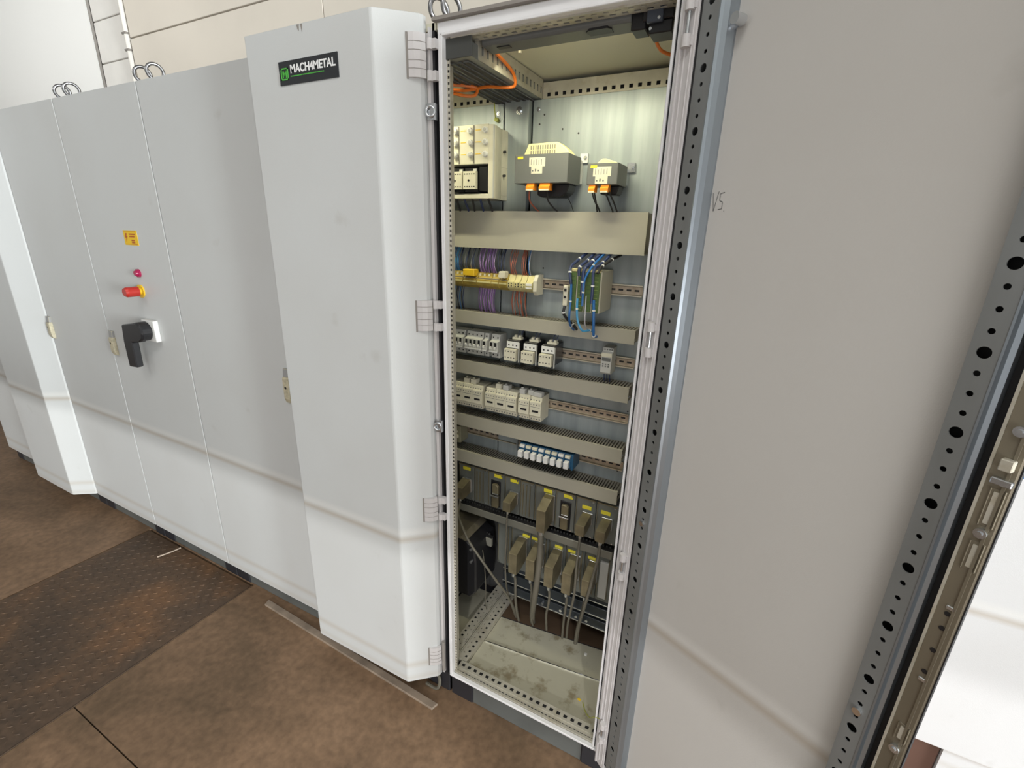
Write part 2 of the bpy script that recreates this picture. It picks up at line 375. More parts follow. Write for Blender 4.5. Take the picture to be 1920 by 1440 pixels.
for z in (2.655, 2.745, 3.1): P('pipe_clip', B(-3.022, -2.978, .884, .93, z, z+.010), JOINT, pp)

# ================================================================= CABINETS
HZ, BZ = 2.1, .0956
def lifting_eye(x, y, lab):
    mb = MB(); mb.cyl((x, y, 2.1), (x, y, 2.107), .016, 16); mb.cyl((x, y, 2.105), (x, y, 2.118), .008, 12)
    mb.torus((x, y, 2.140), (.93, -.37, 0), .0245, .0055)
    return ONE('lifting_eye', mb, EYE, lab, 'lifting ring', (x, y, 2.1), 'lifting eyes on the cabinet roofs', smooth=True)
def body(t, x0, x1):
    P('body', B(x0+.001, x1-.001, .022, .5, .1, 2.098), PRIM, t, bevel=.002)
def plinth(t, x0, x1, left=True, right=True):
    y = .03
    p = P('plinth', B(x0+.002, x1-.002, y+.006, .48, 0, .099), PL_D, t)
    for f, xx in ((left, x0+.002), (right, x1-.092)):
        if f: P('plinth_corner', B(xx, xx+.09, y, y+.02, 0, .0985), PL_D, p, bevel=.003)
    P('plinth_panel', B(x0+.094, x1-.094, y+.003, y+.02, .004, .097), PL_G, p, bevel=.001)
def latch(door, x, z0=1.04, z1=1.157):
    mb = MB(); y = 0.
    mb.prism([(y, z0), (y-.010, z0+.004), (y-.016, z0+.02), (y-.016, z1-.035), (y-.012, z1-.03), (y, z1-.03)], 'x', x-.015, x+.015, 0)
    mb.prism([(y, z1-.03), (y-.012, z1-.03), (y-.009, z1), (y, z1)], 'x', x-.014, x+.014, 1)
    mb.cyl((x, -.016, z0+.062), (x, -.018, z0+.062), .0065, 12, m=2)
    P('latch', mb, [LATCH, LCAP, BLK], door, bevel=.002)
def flat_door(t, x0, x1):
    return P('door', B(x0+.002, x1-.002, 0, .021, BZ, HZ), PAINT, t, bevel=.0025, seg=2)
def bay_door(t, x0, xf, xb, name='door', h=2.115):
    # box-section door standing proud, chamfered on its hinge side
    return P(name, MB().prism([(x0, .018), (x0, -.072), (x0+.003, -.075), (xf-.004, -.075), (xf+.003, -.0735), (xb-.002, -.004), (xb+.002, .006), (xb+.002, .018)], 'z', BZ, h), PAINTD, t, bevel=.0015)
def side_cabinet(x0, x1, lab):
    t = T('electrical_cabinet', lab, 'electrical cabinet', ((x0+x1)/2, .25, 0)); body(t, x0, x1); plinth(t, x0, x1); return t
c0 = side_cabinet(-3.75, -3.076, 'flat-fronted grey cabinet at the far left end of the row'); flat_door(c0, -3.75, -3.076)
c1 = side_cabinet(-3.074, -2.5, 'far grey cabinet whose proud door has a bright chamfered edge'); d1 = bay_door(c1, -3.072, -2.612, -2.51)
c2 = side_cabinet(-2.498, -1.881, 'plain flat grey cabinet just right of the far chamfered door'); d2 = flat_door(c2, -2.498, -1.881); latch(d2, -2.476)
c3 = side_cabinet(-1.879, -1.258, 'grey cabinet carrying the black rotary switch and red emergency button'); d3 = flat_door(c3, -1.879, -1.258); latch(d3, -1.845)
c4 = side_cabinet(-1.256, -.560, 'plain grey cabinet between rotary switch cabinet and black name plate cabinet'); d4 = flat_door(c4, -1.256, -.562); latch(d4, -.652, 1.035, 1.165)
for x, lab in ((-1.925, 'left ring of the far pair of steel lifting eyes'), (-1.845, 'right ring of the far pair of steel lifting eyes'),
               (-1.315, 'left ring of the steel lifting eye pair above the rotary switch cabinet edge'), (-1.235, 'right ring of the steel lifting eye pair above the rotary switch cabinet edge'),
               (-.020, 'left ring of the lifting eye pair beside the open cabinet'), (.016, 'right ring of the lifting eye pair at the open cabinet corner')):
    lifting_eye(x, .06, lab)
# controls on the switch cabinet door
mb = MB(); mb.box(-1.553, -1.453, -.0012, .0005, 1.548, 1.605, 0)
for a, b_, z0, z1 in ((-1.546, -1.460, 1.6005, 1.6018), (-1.546, -1.460, 1.5512, 1.5525)): mb.box(a, b_, -.0018, -.001, z0, z1, 1)
mb.prism([(-1.536, 1.594), (-1.526, 1.594), (-1.532, 1.582), (-1.524, 1.582), (-1.540, 1.560), (-1.535, 1.576), (-1.543, 1.576)], 'y', -.0018, -.001, 1)
for z0, w0, w1 in ((1.590, -1.512, -1.466), (1.581, -1.512, -1.472), (1.566, -1.500, -1.476), (1.558, -1.500, -1.476)): mb.box(w0, w1, -.0018, -.001, z0-.0025, z0+.003, 1)
P('warning_sticker', mb, [YLAB, ORL], d3)
mb = MB(); mb.cyl((-1.50, 0, 1.438), (-1.50, -.008, 1.438), .0165, 20, m=0); mb.cyl((-1.50, -.008, 1.438), (-1.50, -.016, 1.438), .013, 20, r2=.010, m=1)
P('indicator_lamp', mb, [MAG, MAG], d3, smooth=True)
ex, ez = -1.512, 1.364
mb = MB(); mb.cyl((ex, 0, ez), (ex, -.005, ez), .027, 28, m=0); mb.cyl((ex, -.005, ez), (ex, -.020, ez), .015, 20, m=0)
mb.cyl((ex, -.014, ez), (ex, -.054, ez), .0205, 24, m=1); mb.cyl((ex, -.054, ez), (ex, -.062, ez), .0205, 24, r2=.016, m=1)
P('emergency_stop', mb, [YEL, RED], d3, smooth=True)
P('switch_base', B(-1.525, -1.435, -.020, .0, 1.158, 1.248), WHT, d3, bevel=.004, seg=2)
mb = MB(); mb.cyl((-1.488, -.020, 1.203), (-1.488, -.058, 1.203), .040, 28)
P('switch_knob', mb, BLK, d3, bevel=.003)
mb = MB(); mb.prism([(-1.485, 1.160), (-1.458, 1.178), (-1.449, 1.20), (-1.458, 1.230), (-1.482, 1.242), (-1.60, 1.222), (-1.612, 1.150), (-1.612, 1.036), (-1.550, 1.040), (-1.546, 1.152)], 'y', -.062, -.034)
P('switch_handle', mb, BLK, d3, bevel=.004)
# ----- cabinet D (name plate) and its interior shell
cD = T('electrical_cabinet', 'grey cabinet with a proud chamfered door bearing a black name plate', 'electrical cabinet', (-.28, .25, 0))
def shell(t, x0, x1, side):
    P('roof', B(x0, x1, .02, .5, 2.085, 2.1), CEIL, t)
    P('back', B(x0, x1, .488, .5, .1, 2.085), ZINC, t)
    xs = x0 if side < 0 else x1-.012
    P('side_panel', B(xs, xs+.012, .02, .488, .1, 2.085), PRIM, t)
shell(cD, -.558, -.001, -1); plinth(cD, -.558, -.003)
dD = bay_door(cD, -.556, -.113, -.030)
mb = MB(); mb.box(-.430, -.221, -.0775, -.0748, 1.988, 2.041, 0)
P('name_plate', mb, DPL, dD)
mb = MB(); mb.text('MACH4METAL', (-.388, -.0778, 2.013), (1, 0, 0), (0, 0, 1), .0255, .0004, 0, .0006)
vmax = max(v[0] for v in mb.v); k = (.1595)/(vmax+.388); mb.v = [(-.388+(v[0]+.388)*k, v[1], v[2]) for v in mb.v]
P('lettering', mb, LWHITE, dD, 'white MACH4METAL lettering')
mb = MB(); x0, z0 = -.423, 1.999
for a in ((0, .027, 0, .003), (0, .027, .024, .027), (0, .003, 0, .027), (.024, .027, 0, .027)): mb.box(x0+a[0], x0+a[1], -.0785, -.077, z0+a[2], z0+a[3])
for q in ([(.006, .005), (.009, .005), (.009, .022), (.006, .022)], [(.018, .005), (.021, .005), (.021, .022), (.018, .022)], [(.006, .022), (.009, .022), (.0155, .011), (.0125, .009)], [(.018, .022), (.021, .022), (.0145, .009), (.0125, .011)]):
    mb.prism([(x0+a, z0+b_) for a, b_ in q], 'y', -.0785, -.077)
xx = -.388
for i in range(22):
    wd = random.choice((.0032, .0045, .006)); mb.box(xx, xx+wd, -.0781, -.077, 2.0045, 2.0068); xx += wd+.0013
    if xx > -.262: break
P('logo_mark', mb, LGREEN, dD, 'green boxed M logo and small green line')
P('paint_chip', MB().prism([(-.352, 2.113), (-.343, 2.113), (-.345, 2.099), (-.349, 2.103)], 'y', -.0757, -.0748).prism([(-.339, 2.113), (-.331, 2.113), (-.334, 2.095), (-.336, 2.101)], 'y', -.0757, -.0748), JOINT, dD)
# chamfer hinges of door D (at its right side)
def hinge_block(par, zc, h):
    mb = MB(); a = Vector((-.0555, -.0258, 0)); b_ = Vector((-.0055, .0170, 0)); d = (b_-a).normalized(); n = Vector((d.y, -d.x, 0))
    L = (b_-a).length; mb.X = Matrix(((d.x, n.x, 0, a.x), (d.y, n.y, 0, a.y), (0, 0, 1, 0), (0, 0, 0, 1)))
    mb.box(0, .005, -.002, .0012, zc-h/2, zc+h/2, 1)                                    # dark recess edge
    mb.prism([(.005, -.002), (.005, .003), (.018, .008), (.032, .009), (.046, .004), (.046, -.004)], 'z', zc-h/2+.003, zc+h/2, 0)
    for f in (.22, .40, .62, .80): mb.prism([(.005, -.001), (.005, .0036), (.018, .0086), (.032, .0096), (.0465, .0044), (.0465, -.004)], 'z', zc-h/2+h*f, zc-h/2+h*f+.0012, 1)
    P('hinge', mb, [RIM, JOINT], par)
for z, h in ((2.028, .094), (1.415, .086), (.80, .085), (.197, .080)): hinge_block(dD, z, h)

# ----- cabinet E (open)
cE = T('electrical_cabinet', 'open grey control cabinet full of relays, transformers and cable ducts', 'electrical cabinet', (.3, .25, 0))
shell(cE, .001, .6, 1); plinth(cE, .001, .6)
mb = MB()   # sealing frame
mb.box(.004, .014, .018, .030, .098, 2.098); mb.box(.014, .018, .014, .036, .11, 2.075)
mb.box(.566, .598, .018, .030, .098, 2.098); mb.box(.553, .566, .014, .034, .12, 2.075); mb.box(.544, .550, .012, .040, .12, 2.075)
mb.box(.012, .566, .018, .030, 2.074, 2.098); mb.box(.012, .566, .014, .032, 2.070, 2.076)
mb.box(.012, .566, .018, .026, .098, .110); mb.box(.012, .566, .012, .026, .110, .115)
P('front_frame', mb, PRIM, cE, bevel=.0012)
P('frame_groove', B(-.012, .003, .030, .05, .10, 2.08).box(.550, .553, .018, .03, .12, 2.07), BLACK, cE)
P('drip_edge', B(-.004, .606, .006, .05, 2.099, 2.106), JOINT, cE)
P('roof_rim', B(-.002, .604, .03, .5, 2.106, 2.112), PRIM, cE)
R = lambda vc, pitch, st, w_, h_, s='s', sk=None: (vc, pitch, st, w_, h_, s, sk)
# vertical perforated profile at left of the opening
P('perforated_profile', MB().sheet((.026, .034, .118), (0, 0, 1), (-1, 0, 0), 1.955, .008, [R(.0035, .0125, .01, .006, .005)], .003), [PERF, DARK], cE)
P('corner_post', B(-.02, .008, .044, .075, .1, 2.08), PERF, cE)
P('corner_post', B(.552, .588, .042, .075, .1, 2.08), PERF, cE)
P('rear_post', B(.500, .56, .40, .47, .1, 2.08), PERF, cE, bevel=.003)
# bottom front profile: face up with two hole rows
mb = MB(); mb.sheet((.020, .027, .119), (1, 0, 0), (0, 1, 0), 0.536, .020, [R(.010, .0125, .006, .0085, .0036)], .010)
mb.sheet((.020, .0475, .121), (1, 0, 0), (0, 1, 0), 0.536, .0265, [R(.014, .025, .016, .0125, .0115)], .010)
P('perforated_profile', mb, [PERF, DARK], cE)
P('profile_web', B(.020, .556, .0742, .076, .1, .1212), PERF, cE)
# top front profile underside
mb2 = MB(); mb2.sheet((.556, .031, 2.0665), (-1, 0, 0), (0, 1, 0), .525, .036, [R(.025, .025, .02, .013, .009), R(.009, .025, .03, .012, .005)], .010)
P('perforated_profile', mb2, [PERF, DARK], cE)
# rear top strip with square holes
mb = MB(); mb.sheet((.085, .445, 2.028), (1, 0, 0), (0, 0, 1), .46, .046, [R(.013, .025, .02, .011, .010)], .02)
P('perforated_profile', mb, [PERF, DARK], cE)
mb = MB(); mb.sheet((-.53, .445, 2.028), (1, 0, 0), (0, 0, 1), .45, .046, [R(.013, .025, .02, .011, .010)], .02)
P('perforated_profile', mb, [PERF, DARK], cD)
# roof depth profile between the bays
mb = MB(); mb.sheet((.084, .07, 2.030), (0, 1, 0), (0, 0, 1), .375, .052, [R(.022, .0245, .02, .010, .018)], .01)
P('perforated_profile', mb, [PERF, DARK], cE)
mb = MB(); mb.sheet((.083, .034, 2.029), (-1, 0, 0), (0, 1, 0), .083, .411, [], .03)
mb.sheet((.062, .06, 2.0275), (0, 1, 0), (-1, 0, 0), .385, .014, [R(.007, .025, .02, .011, .007)], .003)
mb.sheet((.040, .06, 2.0275), (0, 1, 0), (-1, 0, 0), .385, .010, [R(.005, .025, .01, .006, .004)], .003)
mb.sheet((.020, .06, 2.0275), (0, 1, 0), (-1, 0, 0), .385, .014, [R(.007, .025, .02, .011, .007)], .003)
P('perforated_profile', mb, [TUBE, DARK], cE)
mb = MB(); mb.box(-.075, -.004, .034, .445, 2.029, 2.07)
for xa in (-.012, -.034, -.056): mb.sheet((xa, .06, 2.0275), (0, 1, 0), (-1, 0, 0), .385, .012, [R(.006, .025, .018, .009, .006)], .003)
P('perforated_profile', mb, [TUBE, DARK], cD)
# floor depth profiles
for par, xa, wd, rows in ((cE, .034, .036, [R(.010, .025, .02, .0095, .009), R(.026, .025, .0325, .005, .004, 'r')]),):
    mb = MB(); mb.sheet((xa, .078, .121), (0, 1, 0), (-1, 0, 0), .40, wd, rows, .012); mb.box(xa-.001, xa+.003, .078, .478, .1, .120); mb.box(xa-.041, xa-.037, .078, .478, .112, .122)
    P('perforated_profile', mb, [PERF, DARK], par)
mb = MB(); mb.sheet((-.010, .078, .121), (0, 1, 0), (-1, 0, 0), .40, .045, [R(.033, .025, .02, .0095, .009), R(.016, .025, .0325, .005, .004, 'r'), R(.005, .05, .03, .02, .002)], .012)
P('perforated_profile', mb, [PERF, DARK], cD)
# floor sheets
P('floor_sheet', MB().prism([(.038, .078), (.56, .078), (.56, .262), (.038, .205)], 'z', .098, .1015), PAN, cE)
P('floor_sheet', MB().prism([(.038, .206), (.56, .263), (.56, .400), (.038, .345)], 'z', .096, .0995), PAN, cE)
P('sheet_lip', MB().prism([(.045, .2035), (.56, .2605), (.56, .2635), (.045, .2065)], 'z', .099, .106), CHROME, cE, label='bright folded lip across the floor sheet')
P('floor_sheet', B(-.18, -.062, .08, .44, .098, .101), PAN, cD); P('floor_sheet', B(-.54, -.19, .08, .44, .098, .101), PAN, cD)
P('brown_subfloor', B(-.55, .59, .33, .48, .0, .012), FLOOR, cE) if False else None
# mounting plates
PZ0 = .77
for par, x0, x1 in ((cE, .062, .515), (cD, -.53, -.042)):
    mp = P('mounting_plate', B(x0, x1, .430, .434, PZ0, 2.026), ZINC, par, bevel=.001)
P('dark_backing', B(-.545, .50, .480, .486, .1, .77), DARK, cD)  # dark sheet added to darken the space behind the lower rack
P('floor_standin_sheet', MB().prism([(.038, .350), (.56, .405), (.56, .478), (.038, .478)], 'z', .0992, .1), mat('floor_standin_brown', (.06, .035, .018), .8), cE)  # dark brown sheet standing in for the floor seen through the opening
P('plate_joint_post', MB().prism([(-.036, .436), (-.034, .424), (.046, .424), (.048, .416), (.053, .416), (.055, .436)], 'z', PZ0, 2.03), ZINC, cE)
def bolt(par, x, z, y=.424, r=.007, nm='bolt'):
    mb = MB(); mb.cyl((x, y, z), (x, y-.0012, z), r*1.5, 16); mb.cyl((x, y-.001, z), (x, y-.006, z), r, 8)
    P(nm, mb, STEEL, par, smooth=True)
bolt(cE, .017, 2.0, .424, .0075); bolt(cE, .080, 2.0, .430, .004); bolt(cD, -.060, 1.998, .430, .004)
for x, z, y in ((.100, 1.984, .43), (.085, 1.959, .43), (.162, 1.941, .43), (.214, 1.927, .43), (.396, 1.134, .43), (.450, 1.085, .43), (.12, 1.53, .43), (.437, .86, .43)):
    P('plate_hole', MB().cyl((x, y-.0002, z), (x, y-.0008, z), .0028, 10), DARK, cE)
P('roof_peg', MB().cyl((.138, .18, 2.085), (.138, .18, 2.068), .0045, 14).cyl((.138, .18, 2.079), (.138, .18, 2.073), .0065, 14), CREAM, cE, label='white plastic peg under the roof', smooth=True)
# grooves / hinge line between door D and the open bay
mb = MB(); mb.box(-.026, -.020, .014, .03, .13, 2.08, 0); mb.box(-.018, -.0135, .010, .03, .11, 2.09, 0); mb.box(-.0125, -.006, .02, .03, .1, 2.1, 1)
P('hinge_channel', mb, [RIM, BLACK], cD)
P('corner_bracket', B(-.080, .090, .0305, .0335, 2.026, 2.068), mat('bracket_dark', (.05, .052, .048), .6), cD, bevel=.001)
for z in (2.055, 1.99, 1.447, 1.385, .832, .772):
    P('hinge_knuckle', MB().cyl((-.012, .008, z-.011), (-.012, .008, z+.011), .0075, 14).box(-.010, .006, .006, .02, z-.010, z+.010), RIM, cD, smooth=True)
for z in (1.915, 1.085):
    mb = MB(); mb.torus((-.012, .004, z), (.25, -1, 0), .011, .0032, m=0); mb.box(-.022, -.001, .006, .018, z-.018, z+.018, 0)
    P('striker', mb, STEEL, cD, smooth=True)
P('hinge_pin', MB().cyl((-.012, .006, .13), (-.012, .006, .26), .006, 12), JOINT, cD, smooth=True)

# ----- the open door, hinged at the right side of the open bay
P0 = Vector((.616, -.041, 0)); dd = Vector((.8112, -.5847, 0)); nn = Vector((-.5847, -.8112, 0))
XD = Matrix(((dd.x, nn.x, 0, P0.x), (dd.y, nn.y, 0, P0.y), (0, 0, 1, 0), (0, 0, 0, 1)))
def DB(): m_ = MB(); m_.X = XD; return m_
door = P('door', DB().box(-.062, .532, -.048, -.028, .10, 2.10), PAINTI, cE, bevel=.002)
mb = DB(); mb.box(-.064, -.058, -.046, .006, .10, 2.10); mb.box(-.064, -.028, -.006, .002, .10, 2.10); mb.box(-.052, -.048, -.004, .004, .12, 2.08); mb.box(-.037, -.034, -.004, .0035, .12, 2.08)
mb.box(-.064, .532, -.046, -.002, .10, .112); mb.box(-.064, .532, -.046, -.002, 2.088, 2.10)
P('rim', mb, RIM, door, bevel=.001)
P('gasket', DB().box(-.0275, -.0225, -.03, -.001, .125, 2.075).box(.5065, .519, -.028, -.018, .12, 2.08).box(-.02, .506, -.028, -.010, .113, .122), BLACK, door)
def vtube(s0, wd, edge, z0=.135, z1=2.075):
    mb = DB(); c_ = wd/2
    # small holes every 25 mm, a larger one every 100 mm
    O = (s0+wd, -.0, z0); k0 = (1.927-z0) % .1
    st = k0 if k0 > .02 else k0+.1
    mb.sheet((s0+wd, 0, z0), (0, 0, 1), (-1, 0, 0), z1-z0, wd, [(c_, .1, st, .013, .013, 'r', None)], .018)
    return mb
def tube_part(s0, wd, big, small):
    # face with both hole sizes: built cell by cell along z
    mb = DB(); z = .135; z1 = 2.075; cx = s0+wd/2; y = 0.; t = .0018
    def quad(p): mb.add(p, [(0, 1, 2, 3)])
    holes = []; k = 0; zz = 1.927+.1
    while zz > .15:
        if zz < 2.06: holes.append((zz, big if k % 4 == 0 else small))
        zz -= .025; k += 1
    holes.sort()
    for hz, r in holes:
        a, b_ = hz-r-.0005, hz+r+.0005
        quad([(s0, y, z), (s0+wd, y, z), (s0+wd, y, a), (s0, y, a)]); z = b_
        K = 16; h = (b_-a)/2
        for j in range(K):
            t0, t1 = 2*math.pi*j/K, 2*math.pi*(j+1)/K
            def o_(t_):
                c, s_ = math.cos(t_), math.sin(t_); f = 1/max(abs(c), abs(s_)); return (cx+c*f*wd/2, y, hz+s_*f*h)
            def i_(t_, yy=y): return (cx+math.cos(t_)*r, yy, hz+math.sin(t_)*r)
            quad([o_(t0), o_(t1), i_(t1), i_(t0)]); quad([i_(t0), i_(t1), i_(t1, y-t), i_(t0, y-t)])
    quad([(s0, y, z), (s0+wd, y, z), (s0+wd, y, z1), (s0, y, z1)])
    for p in ([(s0, y, .135), (s0, y, z1), (s0, -.026, z1), (s0, -.026, .135)], [(s0+wd, y, .135), (s0+wd, y, z1), (s0+wd, -.026, z1), (s0+wd, -.026, .135)],
              [(s0, -.026, .135), (s0+wd, -.026, .135), (s0+wd, -.026, z1), (s0, -.026, z1)]): quad(p)
    mb.m[-1] = 1  # tube back coloured dark to imitate shade inside the holes
    return mb
P('perforated_tube', tube_part(-.0215, .0375, .0072, .0036), [TUBE, DARK], door, label='left perforated stiffener tube')
P('perforated_tube', tube_part(.4675, .0285, .0072, .0036), [TUBE, DARK], door, label='right perforated stiffener tube')
mb = DB(); mb.prism([(.016, .0), (.0185, .0005), (.022, -.004), (.029, -.010), (.033, -.024), (.033, -.028), (.016, -.028)], 'z', .135, 2.075)
P('tube_edge', mb, TEDGE, door)
mb = DB(); mb.prism([(.496, .001), (.4985, .001), (.5005, -.006), (.5055, -.008), (.507, -.026), (.496, -.026)], 'z', .135, 2.075)
P('tube_edge', mb, TEDGE, door)
mb = DB(); mb.box(-.0215, .5065, -.026, 0, .118, .134); mb.box(-.0215, .5065, -.026, 0, 2.076, 2.088)
P('cross_tube', mb, TUBE, door, bevel=.002)
P('lock_rail', DB().prism([(.519, -.027), (.519, -.002), (.522, .0005), (.544, .0005), (.546, -.0015), (.546, -.008), (.540, -.027)], 'z', .10, 2.10), OLIVE, door)
P('edge_seal', DB().box(.5461, .5475, -.008, -.001, .10, 2.10), BLACK, door)
P('rail_edge', DB().box(.5185, .5215, -.01, .0022, .10, 2.10), PERF, door)
for zc, h in ((1.352, .05), (1.285, .040), (.985, .03)):
    P('rod_guide', DB().prism([(.5285, zc-h/2), (.5425, zc-h/2), (.5425, zc+h/2), (.5285, zc+h/2)], 'y', 0, .0012).box(.5285, .5297, 0, .0035, zc-h/2, zc+h/2).box(.5413, .5425, 0, .0035, zc-h/2, zc+h/2), OLIVE, door, bevel=.0004)
    P('guide_slot', DB().box(.532, .539, .0012, .0022, zc-h/2+.004, zc+h/2-.004), PERF, door)
P('rod_bracket', DB().box(.526, .545, 0, .0065, 1.383, 1.391), STEEL, door, bevel=.001); P('rod_bracket', DB().box(.529, .541, 0, .010, 1.402, 1.416), PERF, door, bevel=.001)
for z in (1.318, .955, 1.45): P('screw', DB().cyl((.5345, 0, z), (.5345, .006, z), .0062, 12).cyl((.5345, .006, z), (.5345, .008, z), .003, 8), STEEL, door, smooth=True)
for z in (1.195, 1.172, 1.135, 1.098): P('rail_hole', DB().cyl((.5335, -.0005, z), (.5335, .0012, z), .0034, 10), BLK, door)
for z in (1.205, 1.085): P('rail_rivet', DB().box(.530, .540, 0, .003, z-.003, z+.003), STEEL, door, bevel=.001)
P('lock_rod', DB().box(.537, .5400, .0005, .003, .70, 2.08), OLIVE, door)
for s_, z in ((-.0032, .99), (.4818, .963)):
    P('screw', DB().cyl((s_, 0, z), (s_, .0045, z), .0062, 12), CHROME, door, smooth=True)
for z in (2.005, 1.430, .838, .245):
    mb = DB(); mb.cyl((-.044, .008, z+.018), (-.044, .008, z+.038), .0085, 14, m=0); mb.cyl((-.044, .008, z-.038), (-.044, .008, z-.018), .0085, 14, m=0)
    mb.cyl((-.044, .008, z-.030), (-.044, .008, z+.030), .0035, 10, m=1); mb.box(-.055, -.033, .002, .008, z-.036, z-.020, 0); mb.box(-.055, -.033, .002, .008, z+.020, z+.036, 0)
    P('hinge', mb, [RIM, STEEL], door, smooth=True)
mb = DB(); mb.cyl((.022, -.024, 1.985), (.050, -.018, 1.985), .008, 14); mb.cyl((.050, -.020, 1.985), (.050, .0, 1.985), .009, 14)
P('door_stay_pin', mb, STEEL, door, smooth=True)
# pencil note V5.
mb = DB()
def stroke(a, b_, th=.0011):
    a = Vector((a[0], 0, a[1])); b_ = Vector((b_[0], 0, b_[1])); d = (b_-a).normalized(); q = Vector((-d.z, 0, d.x))*th*.5
    mb.add([(*(a+q).xz.to_tuple()[:1], -.0274, (a+q).z), ((a-q).x, -.0274, (a-q).z), ((b_-q).x, -.0274, (b_-q).z), ((b_+q).x, -.0274, (b_+q).z)], [(0, 1, 2, 3)])
zb, zt, sx = 1.690, 1.722, .036
for a, b_ in (((0, zt), (.006, zb)), ((.006, zb), (.013, zt+.002)), ((.017, zt-.002), (.026, zt)), ((.017, zt-.002), (.017, zt-.014)), ((.017, zt-.014), (.024, zt-.016)), ((.024, zt-.016), (.024, zb+.004)), ((.024, zb+.004), (.016, zb+.003)), ((.029, zb), (.031, zb))):
    stroke((sx+a[0], a[1]), (sx+b_[0], b_[1]))
P('pencil_note', mb, PENCIL, door, 'handwritten V5 in pencil')

# ================================================================= CABINET LAMP and top devices
lt = T('cabinet_lamp', 'long dark grey lamp housing mounted under the roof of the open cabinet', 'lamp', (.27, .09, 2.085))
P('housing', MB().prism([(.070, 2.0845), (.070, 2.062), (.075, 2.056), (.121, 2.053), (.127, 2.059), (.127, 2.0845)], 'x', .092, .445), GREYP, lt, bevel=.0015)
P('socket', MB().prism([(.355, .074), (.395, .074), (.402, .083), (.400, .104), (.350, .104), (.346, .083)], 'z', 2.0525, 2.060), BLK, lt)
P('grip_slot', B(.125, .158, .085, .100, 2.0535, 2.060), BLK, lt)
P('tube_light', MB().cyl((.11, .134, 2.070), (.43, .134, 2.070), .005, 12), mat('warm_tube_glow', (1, .95, .7), .5, emit=(1.0, .93, .62, 8.)), lt, smooth=True)
area('cabinet_tube_light', (.27, .145, 2.056), (.27, .43, 1.60), .33, .016, 1.25, (1.0, .95, .66), 115)
area('unseen_bay_tube_light', (-.28, .145, 2.056), (-.28, .43, 1.60), .33, .016, 1.3, (1.0, .95, .66), 115)  # unseen lamp in the next bay, added to brighten the left plate
jb = T('door_switch', 'black door switch block with orange conductors under the cabinet roof corner', 'switch', (.49, .1, 2.06))
P('body', B(.445, .475, .075, .12, 2.040, 2.085).box(.468, .530, .07, .13, 2.052, 2.085), BLK, jb, bevel=.002)
P('terminal_cover', B(.478, .510, .064, .072, 2.046, 2.084), mat('slate_plastic', (.05, .06, .08), .4), jb, bevel=.0015)
P('base', B(.482, .528, .075, .125, 2.030, 2.052), BLK, jb, bevel=.002)
P('contact', MB().cyl((.494, .062, 2.075), (.494, .066, 2.075), .006, 12).cyl((.486, .074, 2.038), (.486, .070, 2.038), .003, 10).cyl((.503, .068, 2.052), (.503, .062, 2.052), .003, 10), STEEL, jb, smooth=True)
ONE('brass_stud', MB().cyl((.508, .15, 2.085), (.508, .15, 2.055), .003, 12).cyl((.508, .15, 2.062), (.508, .15, 2.055), .0065, 14).cyl((.508, .15, 2.050), (.508, .15, 2.044), .0065, 14).cyl((.508, .15, 2.055), (.508, .15, 2.050), .004, 14), mat('brass', (.65, .48, .2), .3, .9), 'small brass stud hanging below the roof behind the black door switch', 'stud', (.508, .15, 2.085), smooth=True)
def cable(name, pts, r, mm, lab, cat='cable', group=None, n=8):
    mb = MB().tube(pts, r, n)
    if name == 'wire_bundle' and r > .003:
        for k in (1, len(pts)-2):
            d = (Vector(pts[k+1])-Vector(pts[k-1])).normalized()*.0022; c = Vector(pts[k]); mb.cyl(c-d, c+d, r*1.25, 10, m=1)
        mm = [mm, WHT]
    return ONE(name, mb, mm, lab, cat, tuple(pts[0]), group, smooth=True)
cable('orange_cable', [(.485, .10, 2.055), (.487, .12, 2.036), (.492, .15, 2.025), (.507, .17, 2.020), (.545, .19, 2.012)], .0035, OCAB, 'orange cable curving down from the black door switch')
cable('orange_cable', [(.095, .11, 2.066), (.093, .15, 2.060), (.090, .20, 2.055), (.088, .245, 2.044), (.082, .262, 2.022), (.05, .25, 2.018), (.011, .24, 2.021), (-.032, .235, 2.018), (-.06, .22, 2.014), (-.11, .20, 2.018)], .0042, OCAB, 'orange cable running along the roof profile beside the lamp')
cable('orange_cable', [(-.13, .18, 2.022), (-.102, .18, 2.020), (-.081, .19, 2.022), (-.050, .215, 2.024), (-.022, .235, 2.020), (-.024, .230, 2.002), (-.044, .215, 1.998), (-.078, .2, 2.004), (-.13, .185, 2.012)], .0042, OCAB, 'orange cable loop hanging at the upper left of the open cabinet')
mb = MB().tube([(-.075, .42, 2.075), (-.066, .41, 2.03), (-.063, .415, 1.982)], .0016, 6); mb.cyl((-.063, .43, 1.98), (-.063, .418, 1.98), .0065, 12)
ONE('earth_wire', mb, YG, 'thin earth wire bolted to the plate above the fuse block', 'wire', (-.063, .43, 1.98))

